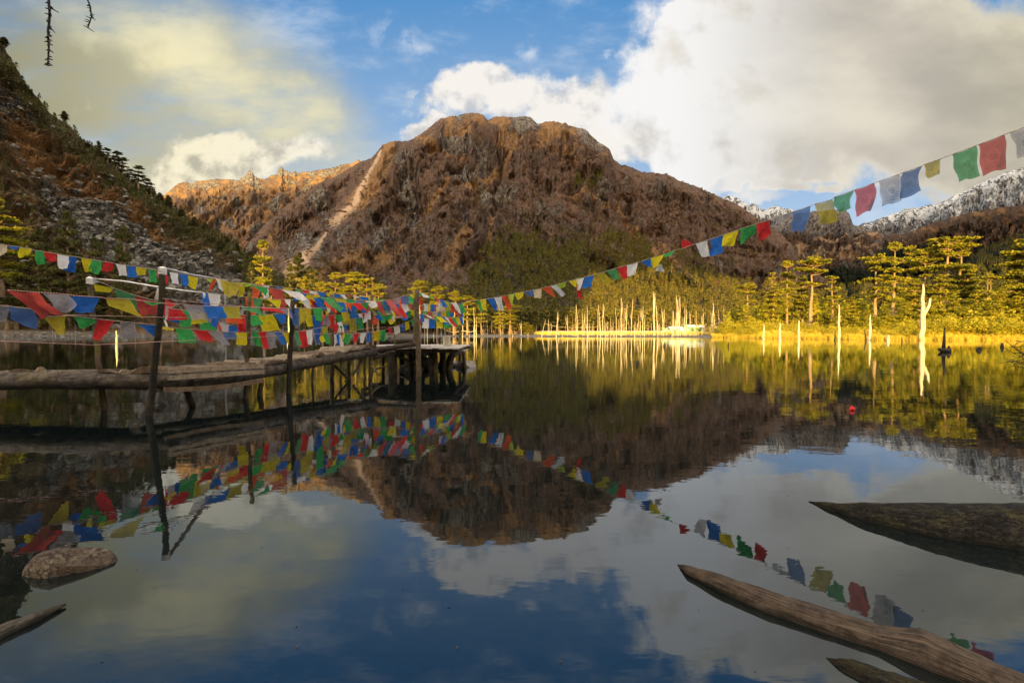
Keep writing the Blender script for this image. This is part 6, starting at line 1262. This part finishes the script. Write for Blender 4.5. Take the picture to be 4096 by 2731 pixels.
# leaf litter and straw afloat near the viewer
rg = np.random.default_rng(44); n = 70; U_ = -1.2 + 2.5 * rg.random(n); Y_ = 1.5 + 5.5 * rg.random(n) ** 1.3; C = np.stack([U_ * Y_, Y_, .003 + 0 * Y_], -1); a = rg.random(n) * 6.28; l = .004 + .010 * rg.random(n) ** 2; w_ = .0022
dx, dy = np.stack([np.cos(a), np.sin(a), 0 * a], -1) * l[:, None], np.stack([-np.sin(a), np.cos(a), 0 * a], -1) * w_
V = np.stack([C - dx, C - dy, C + dx, C + dy + [0, 0, .002]], 1).reshape(-1, 3)
tag(mesh_np('floating_litter', V, np.arange(4 * n).reshape(-1, 4), plain('dry_leaf', (.09, .06, .03), .8, .5, 2), smooth=False), 'bits of leaf and straw afloat on the near water', kind='stuff')
# rock at left
import bmesh
bm = bmesh.new(); bmesh.ops.create_icosphere(bm, subdivisions=6, radius=1.0); V = np.array([v.co[:] for v in bm.verts]); F = np.array([[v.index for v in f.verts] for f in bm.faces]); bm.free()
rg = np.random.default_rng(3)
for k in range(7):
    nn = rg.normal(size=3); nn /= np.linalg.norm(nn); d = V @ nn; V = V - np.maximum(d - (.62 + .2 * rg.random()), 0)[:, None] * nn * .8
V = V * (1 + .10 * fbm(V[:, 0] * 1.7 + V[:, 2], V[:, 1] * 1.7 + 3, 5, 77)[:, None] + .03 * fbm(V[:, 0] * 9 + V[:, 2] * 5, V[:, 1] * 9, 4, 78, .7)[:, None])
V = V * np.array([.212, .135, .118])
mt, t, out = new_mat('speckled_granite'); n1 = t.noise(objc(t), 42, 5, .75); n2 = t.noise(objc(t), 10, 5, .65); n3 = t.noise(objc(t), 160, 3, .6)
c = t.mix(t.ss(n1, .45, .58), (.030, .020, .016), (.20, .165, .12)); c = t.mix(t.ss(n2, .42, .62, 0, .8), c, (.085, .062, .045)); c = t.mix(t.ss(n3, .35, .6, .6, 0), c, (.06, .045, .035))
principled(t, out, c, .85, t.bump(t.m('ADD', t.m('MULTIPLY', n1, .6), t.m('ADD', n2, t.m('MULTIPLY', n3, .3))), .9, .02), .2)
o = mesh_np('rock', V, F, mt); p = G(285, 2262, 0); o.location = (p.x, p.y, -.008); o.rotation_euler = (0, .06, .10); tag(o, 'speckled brown rock sticking out of the lake at the lower left', 'rock')
# twigs hanging into the sky, upper left
W_twig = plain('lichen_twig', (.05, .045, .05), .9, .3, 30)
def twig(label, pts, Y, r, seed, up_=None):
    rg = np.random.default_rng(seed); p = spin([W(a, b, Y) for a, b in pts], 8); n = len(p); mb = MB(); mb.tube(p, [r * (1 - .55 * i / (n - 1)) for i in range(n)], 7, .2, seed)
    for i in range(1, n, 1):
        for s_ in (-1, 1):
            if rg.random() < .7: mb.tube([p[i], p[i] + Vector((s_ * r * (1.1 + .9 * rg.random()), rg.normal() * r * 2, -r * 1.4 * rg.random()))], [r * .6, r * .25], 4, 0)
    tag(mb.build('twig', W_twig, origin=p[0]), label, 'twig')
twig('long knobbly twig hanging down from above at the upper left', [(190, -500), (196, -200), (195, 0), (200, 60), (192, 130), (196, 190), (192, 262)], 2.2, .007, 1)
twig('shorter curved twig hanging beside the long knobbly one', [(300, -500), (335, -150), (347, -10), (362, 30), (366, 70), (352, 112)], 2.3, .005, 2)
# bare branches at the right edge over the water
rg = np.random.default_rng(5); mb = MB()
for k in range(16):
    a = Vector(W(4190, 1400 + 12 * k - 60, 9.5)); e = W(3985 + 90 * rg.random(), 1360 + 110 * rg.random(), 9.3 + rg.random()); m_ = a.lerp(e, .5) + Vector((0, 0, .06 * rg.normal())); mb.tube(spin([a, m_, e], 4), [.010] * 4 + [.006] * 4 + [.003], 5, .1, k)
    for j in range(3):
        q = a.lerp(e, .4 + .2 * j); mb.tube([q, q + Vector((-.10 * rg.random() - .03, .05, .09 * rg.normal()))], [.004, .002], 4)
tag(mb.build('twig_tangle', W_darkdead, origin=W(4190, 1400, 9.5)), 'tangle of dark bare twigs reaching in at the right edge over the water', 'branches')
# drowned snag with a stick, dark posts, red float
Yq = WZ(3780, 1408).y; mb = MB(); mb.tube([W(3755, 1396, Yq), W(3772, 1402, Yq), W(3798, 1403, Yq)], [.10, .2, .14], 8, .2, 1); mb.tube([W(3773, 1405, Yq), W(3776, 1360, Yq), W(3778, 1310, Yq)], [.10, .07, .03], 6, .15, 2); mb.tube([W(3795, 1403, Yq), W(3794, 1383, Yq)], [.12, .05], 6, .2, 3); mb.tube([W(3758, 1398, Yq), W(3752, 1394, Yq)], [.06, .02], 5, .1, 4)
tag(mb.build('driftwood_snag', W_darkdead, origin=W(3772, 1408, Yq)), 'dark drowned snag with an upright stick in the water before the right bank', 'driftwood')
for px, py, l in ((3914, 1396, 'lone dark knob of wood in the golden water near the right bank'), (4006, 1385, 'dark post stub in the water close to the right edge twigs'), (2911, 1382, 'tiny dark stick in the water below the dead tree stand'), (2655, 1380, 'second tiny dark stick left of the other below the stand')):
    b0 = WZ(px, py + 5); mb = MB(); mb.tube([b0 + Vector((0, 0, -.3)), b0 + Vector((.03, 0, .12)), b0 + Vector((.05, 0, .38 if px != 3914 else .25))], [.13, .12, .07] if px > 3000 else [.06, .05, .03], 8, .15, px); tag(mb.build('stump', W_darkdead, origin=b0), l, 'stump')
b0 = WZ(3405, 1640); V, F, _ = rock_proto(99, 2); o = mesh_np('float', V * [.055, .055, .07], F, plain('red_plastic', (.65, .02, .03), .4, .1)); o.location = b0 + Vector((0, 0, .03)); tag(o, 'small red float on the dark water on the right', 'float')
# camp sheds behind the dead trees
def shed(px, py, Y, w, d, h, wall, roof, label):
    p = W(px, py, Y); z0 = float(ground_z(np.array([p.x]), np.array([Y]))[0]) - .2; r = empty('shed', (p.x, Y, z0)); tag(r, label, 'shed')
    mb = MB(); mb.box((0, 0, h * .5), (w, d, h)); mb.build('wall', wall, r, smooth=False)
    mb = MB(); e = .35; V = [(-w / 2 - e, -d / 2 - e, h), (w / 2 + e, -d / 2 - e, h), (w / 2 + e, 0, h + d * .28), (-w / 2 - e, 0, h + d * .28), (-w / 2 - e, d / 2 + e, h), (w / 2 + e, d / 2 + e, h)]
    V2 = [(a, b, c + .12) for a, b, c in V]; mb.add(V + V2, [(0, 1, 2, 3), (3, 2, 5, 4), (6, 9, 8, 7), (9, 10, 11, 8), (0, 6, 7, 1), (4, 5, 11, 10), (0, 3, 9, 6), (3, 4, 10, 9), (1, 7, 8, 2), (2, 8, 11, 5)]); mb.build('roof', roof, r, smooth=False)
    mb = MB(); mb.box((-w * .18, -d / 2 - .03, h * .36), (.9, .06, h * .72)); mb.build('door', W_plank2, r, smooth=False)
    mb = MB(); mb.box((w * .2, -d / 2 - .03, h * .55), (1.2, .06, h * .3)); mb.build('window', plain('dark_pane', (.05, .06, .07), .2), r, smooth=False)
Mw = plain('white_sheet_wall', (.72, .70, .64), .8, .06); Mr = plain('white_sheet_roof', (.78, .77, .74), .6, .05); Mg = plain('green_tarp', (.10, .35, .20), .7, .15)
for a in ((2662, 1295, 188, 2.6, 3, 1.9, Mw, Mg, 'tiny green-roofed shed left of the white camp sheds'), (2702, 1298, 184, 5, 3.2, 2.2, Mw, Mr, 'white camp shed in the middle behind the dead trunks'), (2728, 1306, 176, 3.4, 3, 1.6, Mw, Mr, 'low white camp shed nearest the water'), (2778, 1290, 192, 6.5, 3.4, 3.0, Mg, Mr, 'larger camp shed with a green front and white roof, rightmost of the sheds'), (2880, 1300, 186, 3, 3, 2.2, Mw, Mr, 'small white shed by the yellow bushes')): shed(*a)
# pale road along the mountain foot
def road(pts, w, label):
    V = []; 
    for (px, Y) in pts:
        u = (px - 2048) / FPX; x = u * Y; z = float(ground_z(np.array([x]), np.array([Y]))[0]); V += [(x, Y - w / 2, z + .35), (x, Y + w / 2, z + 1.3)]
    n = len(pts); F = [(2 * i, 2 * i + 2, 2 * i + 3, 2 * i + 1) for i in range(n - 1)]; mb = MB(); mb.add(V, F); o = mb.build('road', plain('pale_road_bank', (.55, .45, .30), .9, .2, .6)); tag(o, label, kind='structure')
road([(2090, 215), (2200, 206), (2300, 198), (2400, 194), (2500, 190), (2600, 190), (2700, 200)], 5, 'pale road bank behind the dead trees')
# no haze box: the photographed air is clear
